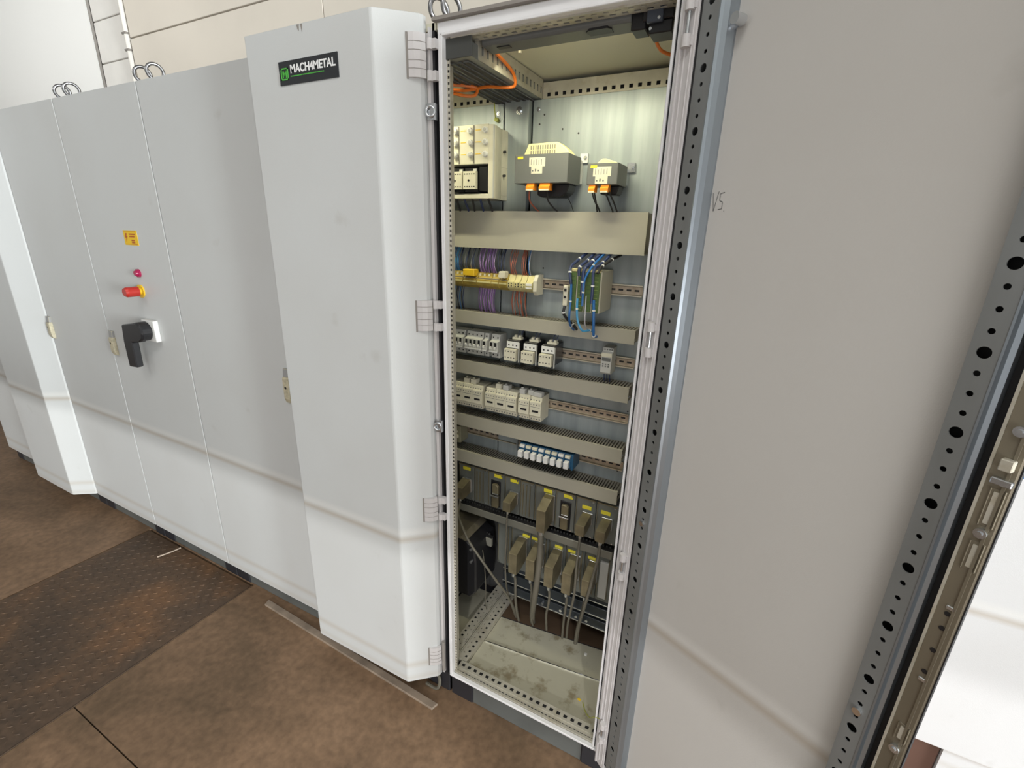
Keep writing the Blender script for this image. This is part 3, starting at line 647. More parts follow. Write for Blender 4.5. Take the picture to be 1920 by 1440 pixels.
# ================================================================= DUCTS AND RAILS
def duct(z0, z1, lab, x0=-.5, x1=.462, yf=.355):
    t = T('cable_duct', lab, 'cable duct', ((x0+x1)/2, .43, z0), 'horizontal cable ducts')
    P('cover', MB().prism([(yf, z0), (yf, z1), (yf+.010, z1), (yf+.010, z1-.002), (yf+.0025, z1-.002), (yf+.0025, z0+.002), (yf+.010, z0+.002), (yf+.010, z0)], 'x', x0, x1), DUCT, t)
    P('base', B(x0, x1, .427, .4298, z0+.002, z1-.002), DUCTD, t)
    f = MB(); x = x0+.004
    while x < x1-.006:
        f.box(x, x+.0052, yf+.004, .4275, z1-.0035, z1-.0018); f.box(x, x+.0052, yf+.004, .4275, z0+.0018, z0+.0035); x += .0098
    o = P('fingers', f, DUCTD, t); o['kind'] = 'stuff'
    fill = MB()
    rr = random.Random(int(z0*1000))
    for k in range(7):
        y = .375+.045*rr.random(); z = z0+.006+(z1-z0-.014)*rr.random()
        fill.tube([(x0, y, z), (x0*.3, y+.006, z-.003), (x1*.4, y-.004, z+.002), (x1-.02, y, z)], .0022, 5, 0, 3)
    o = P('wires_inside', fill, WDRK, t); o['kind'] = 'stuff'
    return t
duct(1.588, 1.704, 'widest grey cable duct, right under the two transformers')
duct(1.328, 1.371, 'slim grey cable duct below the yellow terminal blocks')
duct(1.139, 1.189, 'slim grey cable duct below the circuit breaker row')
duct(.926, .975, 'slim grey cable duct below the white contactor bank')
duct(.771, .820, 'lowest slim grey cable duct, above the connector rack')
def rail(z, lab, x0=-.5, x1=.455):
    t = T('mounting_rail', lab, 'mounting rail', ((x0+x1)/2, .43, z), 'top-hat mounting rails')
    mb = MB(); mb.sheet((x0, .4275, z-.0125), (1, 0, 0), (0, 0, 1), x1-x0, .025, [R(.0125, .025, .0125, .015, .006)], .0015)
    P('web', mb, [RAIL, DARK], t)
    mb = MB()
    for s in (-1, 1): mb.box(x0, x1, .4195, .4285, *sorted((z+s*.0125, z+s*.0137))); mb.box(x0, x1, .4195, .4207, *sorted((z+s*.0125, z+s*.0175)))
    P('flange', mb, mat('rail_flange', (.72, .66, .52), .3, .6) if 'rail_flange' not in bpy.data.materials else bpy.data.materials['rail_flange'], t)
rail(1.480, 'top-hat rail carrying the yellow terminal blocks'); rail(1.252, 'top-hat rail carrying the circuit breakers')
rail(1.060, 'top-hat rail carrying the white contactor bank'); rail(.884, 'top-hat rail carrying the blue relays')

# ================================================================= FUSE BLOCK
t = T('fuse_block', 'cream fuse distribution block with rows of screw caps, upper left inside the cabinet', 'fuse block', (-.15, .43, 1.74))
mb = MB()
mb.box(-.29, -.021, .300, .43, 1.836, 1.944); mb.box(-.29, -.021, .345, .43, 1.752, 1.836)
mb.prism([(-.021, .300), (-.0025, .300), (-.0025, .312), (-.010, .345), (-.034, .4295), (-.05, .4295)], 'z', 1.738, 1.942); mb.box(-.29, -.021, .300, .43, 1.738, 1.752)
P('housing', mb, CREAM, t, bevel=.001)
for x in (-.234, -.180, -.1255, -.0715): P('column_gap', B(x-.0016, x+.0016, .2985, .301, 1.838, 1.942), DUCTD, t)
P('side_ridge', B(-.0035, -.0010, .2975, .304, 1.74, 1.94), MGREY, t)
P('recess', B(-.289, -.022, .3405, .3455, 1.753, 1.835), BLK, t)
for i, x in enumerate((-.243, -.189, -.136, -.083, -.030)):
    for z in (1.928, 1.896, 1.863):
        mb = MB(); mb.cyl((x, .300, z), (x, .291, z), .0085, 18, r2=.0075, m=0); mb.cyl((x, .291, z), (x, .2895, z), .0048, 14, m=1)
        mb.box(x-.036, x-.018, .2992, .3005, z+.000, z+.0022, 2)
        P('fuse_cap', mb, [WHT, MGREY, YLAB], t, smooth=True)
for z in (1.881, 1.812): P('side_screw', MB().cyl((-.020, .395, z), (-.012, .393, z), .004, 10), DARK, t)
def dots(mb, xs, zs, y, r=.0016, m=1):
    for x in xs:
        for z in zs: mb.box(x-r, x+r, y-.0007, y+.0004, z-r, z+r, m)
for x0, lab in ((-.157, 'left white contactor in the recess under the screw fuse caps'), (-.106, 'right white contactor in the recess under the screw fuse caps'), ):
    c = T('contactor', lab, 'contactor', (x0+.024, .3405, 1.762), 'contactors in the fuse block recess')
    mb = MB(); mb.box(x0, x0+.046, .292, .303, 1.765, 1.816, 0); dots(mb, [x0+.006+.0085*k for k in range(5)], (1.808, 1.772), .292)
    mb.cyl((x0+.020, .292, 1.790), (x0+.020, .2905, 1.790), .0032, 10, m=1)
    P('front', mb, [CREAM, BLK], c); P('body', B(x0+.001, x0+.046, .303, .3402, 1.757, 1.826), BLK, c)
    P('coil_terminal', B(x0+.032, x0+.044, .300, .320, 1.8165, 1.823), MGREY, c)
mb = MB(); mb.box(-.056, -.026, .305, .3402, 1.76, 1.83)
ONE('auxiliary_contact', mb, BLK, 'black contact block right of the two recessed contactors', 'contact block', (-.04, .34, 1.76), bevel=.002)
for k in range(6):
    x = -.19+.03*k; cable('wire', [(x, .33, 1.755), (x+.005, .33, 1.735), (x+.004*((k % 3)-1), .36, 1.700)], .0035, WDRK if k % 2 else WNAV, 'dark wire dropping from the fuse block into the widest duct', 'wire', 'dark wires under the fuse block', 6)

# ================================================================= TRANSFORMERS
def transformer(lab, x0, x1, z0, z1, yb, coil, orx, bx):
    xc = (x0+x1)/2; t = T('transformer', lab, 'transformer', (xc, .43, z0), None)
    yf = .300
    mb = MB(); mb.prism([(x0, yf+.002), (x0+.002, yf), (x1-.002, yf), (x1, yf+.002), (x1, yb), (x0, yb)], 'z', z0, z1)
    P('cover', mb, GREYP, t, bevel=.0008)
    P('mounting_foot', B(x0+.01, x1-.002, yb, .4298, z0+.006, z1-.005).box(x1-.010, x1+.014, .422, .4298, z1-.012, z1+.014), WHT if bx else STEEL, t, bevel=.001)
    bolt(t, x1+.007, z1+.002, .4215, .0035)
    ch = coil
    P('coil', MB().prism([(x0+.014, z1), (x0+.030, z1+ch), (x1-.046, z1+ch*1.05), (x1-.020, z1+ch*.5), (x1-.004, z1)], 'y', yf+.028, yb-.03), COILY, t, bevel=.002)
    mb = MB(); n = int((x1-x0-.085)/.0075)
    for k in range(n):
        x = x0+.038+k*.0075
        mb.box(x, x+.0028, yf+.0265, yf+.0285, z1+.002, z1+ch*.42); mb.box(x, x+.0028, yf+.0265, yf+.0285, z1+ch*.5, z1+ch*.85)
    P('coil_slot', mb, DUCTD, t)
    P('tag', B(x0+.010, x0+.028, yf-.0008, yf+.0005, z1-.012, z1-.0055), TAGY, t, label='small yellow tag')
    lx = x0+.048 if bx else x0+.018; s = 1.0
    mb = MB(); mb.box(lx, lx+.050, yf-.0006, yf+.0003, z1-.033, z1-.009); mb.box(lx+.007, lx+.042, yf-.0006, yf+.0003, z1-.052, z1-.033)
    for k in range(5): mb.box(lx+.006+.008*k, lx+.0075+.008*k, yf-.0009, yf, z1-.029, z1-.014-.002*(k % 2), 1)
    for k in range(3): mb.box(lx+.010+.009*k, lx+.014+.009*k, yf-.0009, yf, z1-.046, z1-.042+.003*(k % 2), 1)
    P('rating_label', mb, [CREAM, GREYP], t)
    for a, b_ in orx:
        mb = MB(); mb.prism([(yf+.002, z0), (yf+.002, z0-.006), (yf-.004, z0-.010), (yf-.004, z0-.019), (yf+.022, z0-.019), (yf+.022, z0)], 'x', a, b_, 0)
        mb.box(a+.001, b_-.001, yf-.0046, yf+.004, z0-.0205, z0-.0165, 1)
        P('terminal', mb, [ORANGE, CREAM], t, label='orange terminal block')
    mb = MB(); mb.prism([(x0+.06, z0), (x0+.06, z0-.03), (x0+.075, z0-.036), (x1-.03, z0-.036), (x1-.012, z0-.022), (x1-.006, z0)] if bx else [(x0+.03, z0), (x0+.03, z0-.022), (x1-.01, z0-.024), (x1-.002, z0)], 'y', yf+.035, yb-.01)
    P('lower_coil', mb, BLK, t, bevel=.003)
    return t
transformer('large dark grey transformer with ribbed yellow coil, left of the smaller one', .069, .237, 1.779, 1.856, .405, .032, ((.110, .134), (.152, .184)), True)
transformer('small dark grey transformer at the right of the larger one', .294, .381, 1.772, 1.826, .395, .014, ((.302, .320), (.336, .358)), False)
for i, pts in enumerate(([(.116, .31, 1.762), (.112, .32, 1.735), (.118, .345, 1.715), (.128, .37, 1.700)], [(.172, .31, 1.762), (.168, .33, 1.735), (.178, .35, 1.715), (.190, .37, 1.700)], [(.215, .36, 1.75), (.225, .38, 1.722), (.232, .385, 1.700)],
                         [(.309, .31, 1.757), (.311, .33, 1.735), (.318, .345, 1.718), (.323, .36, 1.700)], [(.315, .31, 1.757), (.314, .34, 1.728), (.314, .36, 1.700)], [(.346, .31, 1.757), (.352, .33, 1.735), (.358, .345, 1.716), (.362, .36, 1.700)], [(.356, .31, 1.757), (.366, .34, 1.728), (.374, .36, 1.700)])):
    big = i < 3
    cable('wire', pts, .0024 if i != 2 else .0012, WRED if i in (0,) else WDRK, ('dark wire hanging from the large transformer into the duct' if big else 'dark wire hanging from the small transformer into the duct'), 'wire',
          'wires under the large transformer' if big else 'wires under the small transformer', 6)

# ================================================================= TERMINAL ROW
groups = ((-.262, -.209, 0), (-.2075, -.1555, 0), (-.153, -.0985, 1), (-.0965, -.0425, 0), (-.041, -.0125, 0), (-.011, .0195, 1), (.021, .0445, 2), (.046, .0665, 2), (.068, .0885, 2), (.090, .1125, 3))
names = ('hidden-edge yellow terminal block, leftmost on the terminal rail', 'yellow terminal block under the blue wires', 'yellow terminal block with raised amber marker, third from the left', 'yellow terminal block under the purple wires',
         'narrow yellow terminal block right of the purple wires', 'yellow terminal block with a pale raised tab, left of the small terminals', 'first of the small pale terminals from the left', 'second of the small pale terminals from the left',
         'third of the small pale terminals from the left', 'palest small terminal beside the end clamp')
for (x0, x1, kind), lab in zip(groups, names):
    t = T('terminal_block', lab, 'terminal block', ((x0+x1)/2, .42, 1.46), 'terminal blocks on the upper rail')
    mb = MB(); mb.prism([(.42, 1.452), (.385, 1.452), (.366, 1.462), (.362, 1.468), (.362, 1.484), (.372, 1.490), (.380, 1.506), (.42, 1.506)], 'x', x0, x1, 0)
    P('body', mb, TYEL if kind < 2 else TLT, t, bevel=.001)
    if kind < 2:
        P('marker_strip', B(x0+.001, x1-.001, .3595, .3625, 1.4735, 1.4785), TLT, t)
        P('ridge', B(x0+.001, x1-.001, .365, .372, 1.4845, 1.489), DUCTD, t)
        n = int((x1-x0)/.0088)
        for k in range(n): P('clamp', B(x0+.002+k*.0088, x0+.0085+k*.0088, .3745, .381, 1.491, 1.503), TYEL if k % 2 else CREAM, t)
    if kind == 1: P('raised_marker', B(x0+.004, x1-.004, .352, .382, 1.494, 1.516), YEL if x0 < -.1 else CREAM, t, bevel=.002)
    if kind == 2:
        mb = MB()
        for k in range(2):
            for z in (1.470, 1.4775): mb.cyl((x0+.006+k*.010, .362, z+.0015*k), (x0+.006+k*.010, .3605, z+.0015*k), .0022, 8)
        P('screw_hole', mb, BLK, t)
    if kind == 3: P('bar', B(x0+.001, x1-.001, .3585, .362, 1.467, 1.471).box(x0+.001, x1-.001, .3585, .362, 1.476, 1.483), WHT, t)
mb = MB(); mb.prism([(.42, 1.445), (.378, 1.445), (.366, 1.458), (.366, 1.492), (.380, 1.510), (.42, 1.510)], 'x', .114, .127)
ONE('end_clamp', mb, CREAM, 'beige end clamp closing the right end of the terminal row', 'end clamp', (.12, .42, 1.45), bevel=.001)
rw = random.Random(3)
def wires(x0, x1, n, mats_, lab, group, low=False):
    for k in range(n):
        x = x0+(x1-x0)*(k+.5)/n+rw.uniform(-.001, .001); mm = mats_[k % len(mats_)]; j = rw.uniform(-.006, .006)
        if low: pts = [(x, .385, 1.455), (x+j*.3, .378, 1.425), (x+j, .382, 1.40), (x+j*1.3, .395, 1.362)]
        else: pts = [(x, .388, 1.50), (x+j*.3, .372+rw.uniform(-.006, .004), 1.53), (x+j, .376, 1.56), (x+j*1.2, .395, 1.596)]
        cable('wire', pts, .0015, mm, lab, 'wire', group, 5)
LB = mat('wire_light_blue', (.06, .30, .55), .4); LP = mat('wire_lilac', (.36, .24, .46), .4); LPK = mat('wire_pale', (.45, .45, .48), .4)
wires(-.21, -.178, 7, (WBLU, LB), 'blue wire rising from the leftmost yellow terminals to the wide duct', 'blue wires above the terminals')
wires(-.172, -.105, 10, (WNAV, WDRK, WGRY, WNAV), 'dark wire rising from the amber marked terminal to the wide duct', 'dark wires above the terminals')
wires(-.098, -.028, 14, (WPUR, LP, WPUR), 'purple wire rising from the yellow terminals to the wide duct', 'purple wires above the terminals')
wires(-.024, .005, 5, (WNAV, WDRK), 'navy wire rising right of the purple wires', 'navy wires above the terminals')
wires(.024, .048, 4, (WRED,), 'red-brown wire rising from the first small pale terminals', 'left red-brown wires above the terminals')
wires(.066, .086, 4, (WRED,), 'red-brown wire rising from the third small pale terminal', 'right red-brown wires above the terminals')
wires(.092, .099, 2, (WBLU, LPK), 'blue or pale wire rising from the palest small terminal', 'pair of wires at the end of the terminal row')
wires(-.21, -.16, 7, (WNAV, WBLU, WDRK), 'dark blue wire falling from the terminals at the far left', 'dark blue wires below the terminals', True)
wires(-.10, -.035, 13, (WPUR, LP), 'purple wire falling from the yellow terminals into the slim duct', 'purple wires below the terminals', True)
wires(.030, .085, 9, (WRED, WGRY, WRED), 'red-brown or grey wire falling from the small terminals into the slim duct', 'red-brown wires below the terminals', True)

# ================================================================= GREEN MODULE
t = T('output_module', 'beige-cased module with green front strips and bundled blue wires, right side of the terminal rail', 'control module', (.31, .42, 1.48))
P('case', MB().prism([(.262, .304), (.361, .304), (.361, .420), (.262, .420)], 'z', 1.418, 1.540), mat('case_beige_grey', (.42, .40, .32), .5), t, bevel=.002)
for i, x in enumerate((.266, .290, .314, .338)):
    P('front_strip', B(x, x+.019, .299, .3045, 1.421, 1.536), GREEN, t, bevel=.001)
    P('terminal_cap', B(x, x+.019, .2985, .312, 1.5365, 1.545), TLT, t, bevel=.001)
    mb = MB()
    for k in range(9): mb.box(x+.004, x+.015, .2982, .2995, 1.426+k*.012, 1.4275+k*.012)
    P('strip_marks', mb, mat('strip_marks_%d' % i, (.26, .32, .10) if i % 2 else (.05, .09, .04), .5), t)
P('plug', B(.245, .260, .300, .318, 1.432, 1.493), CREAM, t, bevel=.002, label='cream plug with two black sockets')
P('plug_socket', B(.249, .256, .2985, .3005, 1.476, 1.485).box(.249, .256, .2985, .3005, 1.456, 1.463), BLK, t)
for i, (pts, mm, r) in enumerate((
    ([(.272, .292, 1.50), (.268, .288, 1.535), (.266, .305, 1.552), (.276, .34, 1.57), (.288, .38, 1.590)], WNAV, .0045),
    ([(.296, .290, 1.525), (.296, .292, 1.550), (.305, .33, 1.568), (.312, .38, 1.590)], WNAV, .0045),
    ([(.309, .286, 1.47), (.311, .284, 1.51), (.312, .286, 1.545), (.322, .325, 1.566), (.335, .38, 1.590)], WNAV, .0055),
    ([(.314, .284, 1.44), (.315, .282, 1.48), (.317, .284, 1.52), (.330, .31, 1.556), (.345, .37, 1.590)], WBLU, .0035),
    ([(.340, .288, 1.45), (.341, .286, 1.50), (.340, .290, 1.545), (.352, .33, 1.564), (.362, .38, 1.590)], WNAV, .0045),
    ([(.350, .292, 1.535), (.358, .31, 1.556), (.370, .36, 1.572), (.385, .40, 1.585)], WDRK, .004))):
    cable('wire_bundle', pts, r, mm, ('first', 'second', 'third', 'fourth, brighter blue', 'fifth', 'last')[i]+' wire bundle from the left, arching above the green module', 'wire bundle', 'wires above the green module')
for i, (pts, mm, r) in enumerate((
    ([(.274, .290, 1.50), (.276, .286, 1.45), (.274, .290, 1.40), (.268, .325, 1.368), (.268, .36, 1.350)], WBLU, .0035),
    ([(.296, .290, 1.46), (.298, .286, 1.43), (.302, .288, 1.395), (.316, .295, 1.365), (.330, .325, 1.362), (.336, .36, 1.352)], LB, .0035),
    ([(.322, .290, 1.47), (.324, .286, 1.43), (.325, .290, 1.385), (.322, .33, 1.362)], LPK, .0018),
    ([(.346, .290, 1.46), (.350, .286, 1.43), (.352, .288, 1.39), (.352, .300, 1.352), (.352, .33, 1.345)], WBLU, .0042),
    ([(.252, .305, 1.433), (.250, .302, 1.412), (.256, .312, 1.395), (.270, .33, 1.375), (.278, .36, 1.352)], WDRK, .0045))):
    cable('wire_bundle', pts, r, mm, ('leftmost blue wire hanging below the green module', 'light blue wire curving below the green module', 'thin pale wire in the middle below the green module', 'thick blue wire hanging lowest below the green module', 'black wire curling out of the cream plug')[i], 'wire bundle', 'wires below the green module')

# ================================================================= BREAKERS
def breaker(x0, n, lab):
    t = T('circuit_breaker', lab, 'circuit breaker', (x0+n*.00875, .42, 1.252), 'circuit breakers on the second rail')
    x1 = x0+n*.0175-.0006
    P('body', MB().prism([(.42, 1.213), (.372, 1.213), (.368, 1.236), (.352, 1.238), (.352, 1.274), (.368, 1.277), (.372, 1.298), (.42, 1.298)], 'x', x0, x1), MGREY, t, bevel=.001)
    P('ledge', B(x0+.0004, x1-.0004, .349, .3525, 1.2375, 1.2415), WHT, t)
    for k in range(n):
        xc = x0+.0085+k*.0175
        P('toggle_slot', B(xc-.004, xc+.004, .3505, .3524, 1.252, 1.272), BLK, t)
        P('toggle', MB().prism([(.352, 1.247), (.343, 1.249), (.343, 1.256), (.352, 1.258)], 'x', xc-.003, xc+.003), WHT, t)
        P('screw_hole', B(xc-.0022, xc+.0022, .3688, .371, 1.284, 1.289).box(xc-.0022, xc+.0022, .3688, .371, 1.222, 1.227), BLK, t)
        if k: P('pole_gap', B(x0+k*.0175-.0008, x0+k*.0175, .3513, .3528, 1.239, 1.274), DUCTD, t)
breaker(-.221, 4, 'four-pole breaker at the far left of the breaker row'); breaker(-.143, 4, 'four-pole breaker, second in the breaker row')
breaker(-.0685, 1, 'single-pole breaker between the four-pole and two-pole ones'); breaker(-.0405, 2, 'two-pole breaker beside the first motor starter')

def starter(xc, lab):
    t = T('motor_starter', lab, 'contactor', (xc, .42, 1.25), 'contactors with overload relays')
    P('body', B(xc-.0235, xc+.0235, .348, .4195, 1.224, 1.292), BLK, t, bevel=.0015)
    mb = MB(); mb.box(xc-.0235, xc+.0215, .344, .349, 1.2655, 1.287); dots(mb, [xc-.015, xc, xc+.014], (1.275,), .344, .0024)
    P('terminal_face', mb, [WHT, BLK], t)
    mb = MB(); mb.box(xc-.012, xc+.022, .362, .380, 1.292, 1.299); mb.box(xc-.006, xc+.002, .366, .380, 1.299, 1.306); mb.box(xc+.010, xc+.018, .366, .380, 1.299, 1.306)
    P('top_terminal', mb, CREAM, t)
    mb = MB(); mb.box(xc-.026, xc+.018, .330, .350, 1.223, 1.2625); dots(mb, [xc-.0205+.0108*k for k in range(4)], (1.255, 1.234), .330, .0018)
    P('overload_relay', mb, [CREAM, BLK], t)
    P('side_flange', B(xc+.0236, xc+.0262, .339, .346, 1.218, 1.286), MGREY, t)
    for k in range(2): cable('wire', [(xc+.004+.012*k, .375, 1.300), (xc+.006+.012*k, .378, 1.315), (xc+.010+.013*k, .392, 1.332)], .0014, WNAV, 'thin dark wire above the motor starters', 'wire', 'wires above the motor starters', 5)
starter(.058, 'left black and white motor starter'); starter(.1225, 'middle black and white motor starter'); starter(.188, 'right black and white motor starter')
t = T('timer_relay', 'slim pale grey timer relay standing alone at the right of the second rail', 'relay', (.378, .42, 1.26))
P('body', MB().prism([(.42, 1.218), (.372, 1.218), (.366, 1.224), (.366, 1.288), (.380, 1.291), (.380, 1.303), (.42, 1.303)], 'x', .3615, .3955), MGREY, t, bevel=.001)
mb = MB(); dots(mb, (.368, .376, .384, .391), (1.297,), .380, .0022, 0); mb.box(.3645, .3925, .3652, .3665, 1.262, 1.273, 0); dots(mb, (.369, .378, .387), (1.252, 1.245), .366, .0022, 0)
P('display', mb, GREYP, t); P('cap', B(.3618, .3952, .3645, .368, 1.276, 1.288), CREAM, t)
for k in range(3): cable('wire', [(.369+.009*k, .39, 1.219), (.370+.009*k, .39, 1.205), (.371+.009*k, .395, 1.186)], .0015, WNAV, 'thin wire below the slim timer relay', 'wire', 'wires below the timer relay', 5)

# ================================================================= CONTACTOR BANK
def unit(x0, wd, lab):
    t = T('contactor', lab, 'contactor', (x0+wd/2, .42, 1.06), 'white contactor bank')
    mb = MB(); mb.prism([(.42, 1.012), (.356, 1.012), (.352, 1.030), (.347, 1.033), (.347, 1.084), (.356, 1.087), (.358, 1.101), (.42, 1.101)], 'x', x0+.0005, x0+wd-.0005, 0)
    P('body', mb, CREAM, t, bevel=.001)
    xc = x0+wd*.52
    P('slot', B(xc-.012, xc+.012, .3462, .3475, 1.047, 1.054), BLK, t)
    mb = MB(); dots(mb, [x0+.006+k*.0105 for k in range(4)], (1.075, 1.092), .3475, .0018, 0); dots(mb, [x0+.006+k*.0105 for k in range(4)], (1.020,), .354, .002, 0)
    for v in range(4):
        pass
    mb.box(x0+.004, x0+wd-.004, .3464, .3474, 1.0655, 1.0668, 0)
    P('marking', mb, GREYP, t)
pos = ('first', 'second', 'third', 'fourth', 'fifth', 'sixth', 'seventh', 'eighth')
for i, x0 in enumerate((-.194, -.151, -.108, -.0535, -.0105, .0325, .0825, .1275)):
    unit(x0, .0425 if i < 6 else .0435, pos[i]+' contactor from the left in the white bank on the third rail')
for i, (x, yy) in enumerate(((-.142, .362), (-.112, .362), (-.006, .362), (.024, .362), (.092, .358), (.124, .362))):
    mb = MB(); mb.box(x-.011, x+.011, yy, yy+.03, 1.101, 1.119); mb.cyl((x-.004, yy+.012, 1.119), (x-.004, yy+.012, 1.123), .005, 10)
    ONE('surge_suppressor', mb, CREAM if i < 3 else MGREY, ('pale plug-in block, left of the pair on the left group of contactors', 'pale plug-in block, right of the pair on the left group of contactors', 'pale plug-in block, left of the pair on the middle contactors',
        'grey plug-in block, right of the pair on the middle contactors', 'grey plug-in block, left one on the right-hand contactors', 'grey plug-in block, right one on the right-hand contactors')[i], 'plug-in module', (x, .38, 1.101), 'plug-in blocks on the contactors', bevel=.0015)
ONE('auxiliary_contact', B(.137, .168, .356, .38, 1.1015, 1.117), MGREY, 'flat grey strip block on top of the last contactor', 'contact block', (.15, .37, 1.101), bevel=.0015)

# ================================================================= RELAYS
for i in range(8):
    x = .090+i*.0252
    t = T('relay', pos[i]+' white-topped blue relay from the left on the lowest rail', 'relay', (x+.012, .42, .88), 'blue relays on the lowest rail')
    P('socket', MB().prism([(.42, .858), (.360, .858), (.356, .866), (.356, .898), (.366, .912), (.386, .914), (.390, .922), (.42, .922)], 'x', x, x+.0245), BLUEP, t, bevel=.001)
    P('relay_block', B(x+.003, x+.020, .336, .356, .866, .891), WHT, t, bevel=.001)
    P('marker', B(x+.002, x+.021, .352, .364, .899, .909), CREAM if i % 3 else WHT, t, bevel=.001)
ONE('end_clamp', B(.2925, .300, .352, .42, .858, .918), BLUEP, 'blue end plate right of the relay row', 'end clamp', (.296, .42, .86), bevel=.001)
t = T('terminal_block', 'olive block at the far left under the contactor duct', 'terminal block', (-.19, .42, .88))
P('body', B(-.25, -.172, .365, .4195, .845, .915), mat('olive_plastic', (.22, .21, .14), .5), t, bevel=.002); P('ledge', B(-.25, -.18, .358, .366, .868, .878).box(-.25, -.185, .358, .366, .888, .896), CREAM, t)

# ================================================================= CONNECTOR RACK
ms = ((-.182, -.112), (-.1105, -.0485), (-.047, .0255), (.027, .0925), (.094, .153), (.1545, .237), (.2385, .314), (.3155, .391), (.3925, .468))
mn = ('first rack module from the left, half hidden', 'second rack module with vertical ribs', 'third rack module, with a flat latched connector', 'fourth rack module, with a hooded connector', 'fifth rack module, blank and dark',
      'sixth rack module, with the longest connector hood', 'seventh rack module, with an empty black-ringed connector', 'eighth rack module', 'ninth rack module, last at the right of the upper row')
ytag = {0: -.146, 2: -.002, 3: .068, 5: .207, 6: .286, 7: .357, 8: .426}
for i, (a, b_) in enumerate(ms):
    t = T('drive_module', mn[i]+' in the upper row', 'rack module', ((a+b_)/2, .44, .6), 'modules in the upper rack row')
    P('faceplate', B(a, b_, .370, .378, .598, .758), FACE, t, bevel=.0015); P('housing', B(a+.002, b_-.002, .378, .47, .60, .756), DARK, t)
    mb = MB(); mb.box(a+.002, b_-.002, .366, .371, .752, .757); mb.box(a+.003, a+.005, .367, .371, .61, .75)
    P('edge', mb, HOOD, t)
    for zz in (.605, .748): P('screw', MB().cyl((b_-.010, .370, zz), (b_-.010, .366, zz), .0032, 10), STEEL, t, smooth=True)
    if i in ytag:
        x = ytag[i]; z = .744 if i < 7 else .722; z = .740 if i == 0 else z
        P('tag', B(x-.016, x+.018, .3665, .3705, z-.008, z+.006), TAGY, t, bevel=.001, label='yellow tag')
    if i in (1, 4): P('rib', *[(lambda m_: m_)(MB())] if False else (MB().box(a+.012, a+.015, .366, .371, .61, .74).box(a+.026, a+.029, .366, .371, .61, .74).box(a+.040, a+.043, .366, .371, .61, .74),), DARK, t) if False else P('rib', MB().box(a+.012, a+.015, .366, .371, .61, .74).box(a+.026, a+.029, .366, .371, .61, .74).box(a+.040, a+.043, .366, .371, .61, .74), HOOD, t)
    if i in (2, 6): P('socket_ring', B(a+(.014 if i == 2 else .020), a+(.058 if i == 2 else .062), .3665, .3705, .606, .722), BLK, t, bevel=.002)
ml = ((.0, .060, -1), (.0615, .146, .126), (.1475, .222, .165), (.2235, .292, .262), (.2935, .366, .314), (.3675, .415, .392), (.4165, .469, -1))
ln = ('dark blank module at the left of the lower rack row', 'lower rack module behind the first hooded connector', 'lower rack module behind the second hooded connector', 'lower rack module behind the third hooded connector', 'lower rack module behind the fourth hooded connector',
      'lower rack module behind the fifth hooded connector', 'lower rack module with a pale vertical plate at the right end')
for (a, b_, yt), lab in zip(ml, ln):
    t = T('drive_module', lab, 'rack module', ((a+b_)/2, .44, .37), 'modules in the lower rack row')
    P('faceplate', B(a, b_, .372, .380, .345, .540), FACE, t, bevel=.0015); P('housing', B(a+.002, b_-.002, .38, .47, .36, .535), DARK, t)
    mb = MB(); mb.box(a+.003, a+.005, .369, .373, .36, .53); mb.box(b_-.012, b_-.009, .369, .373, .36, .53); P('edge', mb, HOOD, t)
    if yt > 0: P('tag', B(yt-.014, yt+.016, .3685, .3725, .512, .524), TAGY, t, bevel=.001, label='yellow tag')
    if a > .41: P('cover_strip', B(.428, .458, .362, .372, .365, .522), MGREY, t, bevel=.001, label='pale vertical cover strip')
def shelf(x0, x1, z0, z1, lab, y0=.352):
    t = T('shelf_rail', lab, 'support rail', ((x0+x1)/2, .42, z0), 'shelf rails of the rack')
    P('front', B(x0, x1, y0, y0+.014, z0, z1), STRIPM, t, bevel=.0015); P('black_strip', B(x0, x1, y0+.003, y0+.02, z1+.0004, z1+.004), BLACK, t)  # plain black strip along the top of the shelf front
    mb = MB(); x = x0+.01
    while x < x1-.01: mb.box(x, x+.006, y0+.016, .372, z1+.004, z1+.010); x += .0125
    o = P('comb', mb, DARK, t); o['kind'] = 'stuff'
shelf(-.170, .468, .550, .581, 'long grey shelf rail between the two connector rows'); shelf(-.30, -.018, .424, .462, 'short grey shelf rail at lower left behind the thin cable', .350)
ONE('lower_beam', B(-.52, .47, .38, .43, .745, .768), DARK, 'dark crossbar above the connector rack', 'support rail', (0, .4, .745))

def hood(xc, wd, prof, lab, grp, mm=HOOD, cab=None, cr=.005, drop=None):
    t = T('connector', lab, 'connector', (xc, .37, prof[-1][1]), grp)
    P('hood', MB().prism(prof, 'x', xc-wd/2, xc+wd/2), mm, t, bevel=.0025, seg=2)
    P('shell', B(xc-wd/2-.003, xc+wd/2+.003, .358, .3695, min(p[1] for p in prof)+.004, max(p[1] for p in prof)), STEEL, t, bevel=.001)
    yb = (prof[2][0]+.012) if len(prof) > 3 else .3
    zb = min(p[1] for p in prof)
    mb = MB(); mb.cyl((xc, yb, zb+.002), (xc, yb, zb-.014), cr+.0035, 12, r2=cr+.001)
    P('cable_gland', mb, STEEL, t, smooth=True)
    if cab: P('cable', MB().tube([(xc, yb, zb-.004)]+cab, cr, 10), CABG, t, smooth=True)
def prof(zt, zm, zb, yf): return [(.369, zt), (yf+.052, zt+.001), (yf, zm), (yf, zb), (yf+.03, zb-.002), (.369, zb+.006)]
U = 'hooded connectors in the upper rack row'
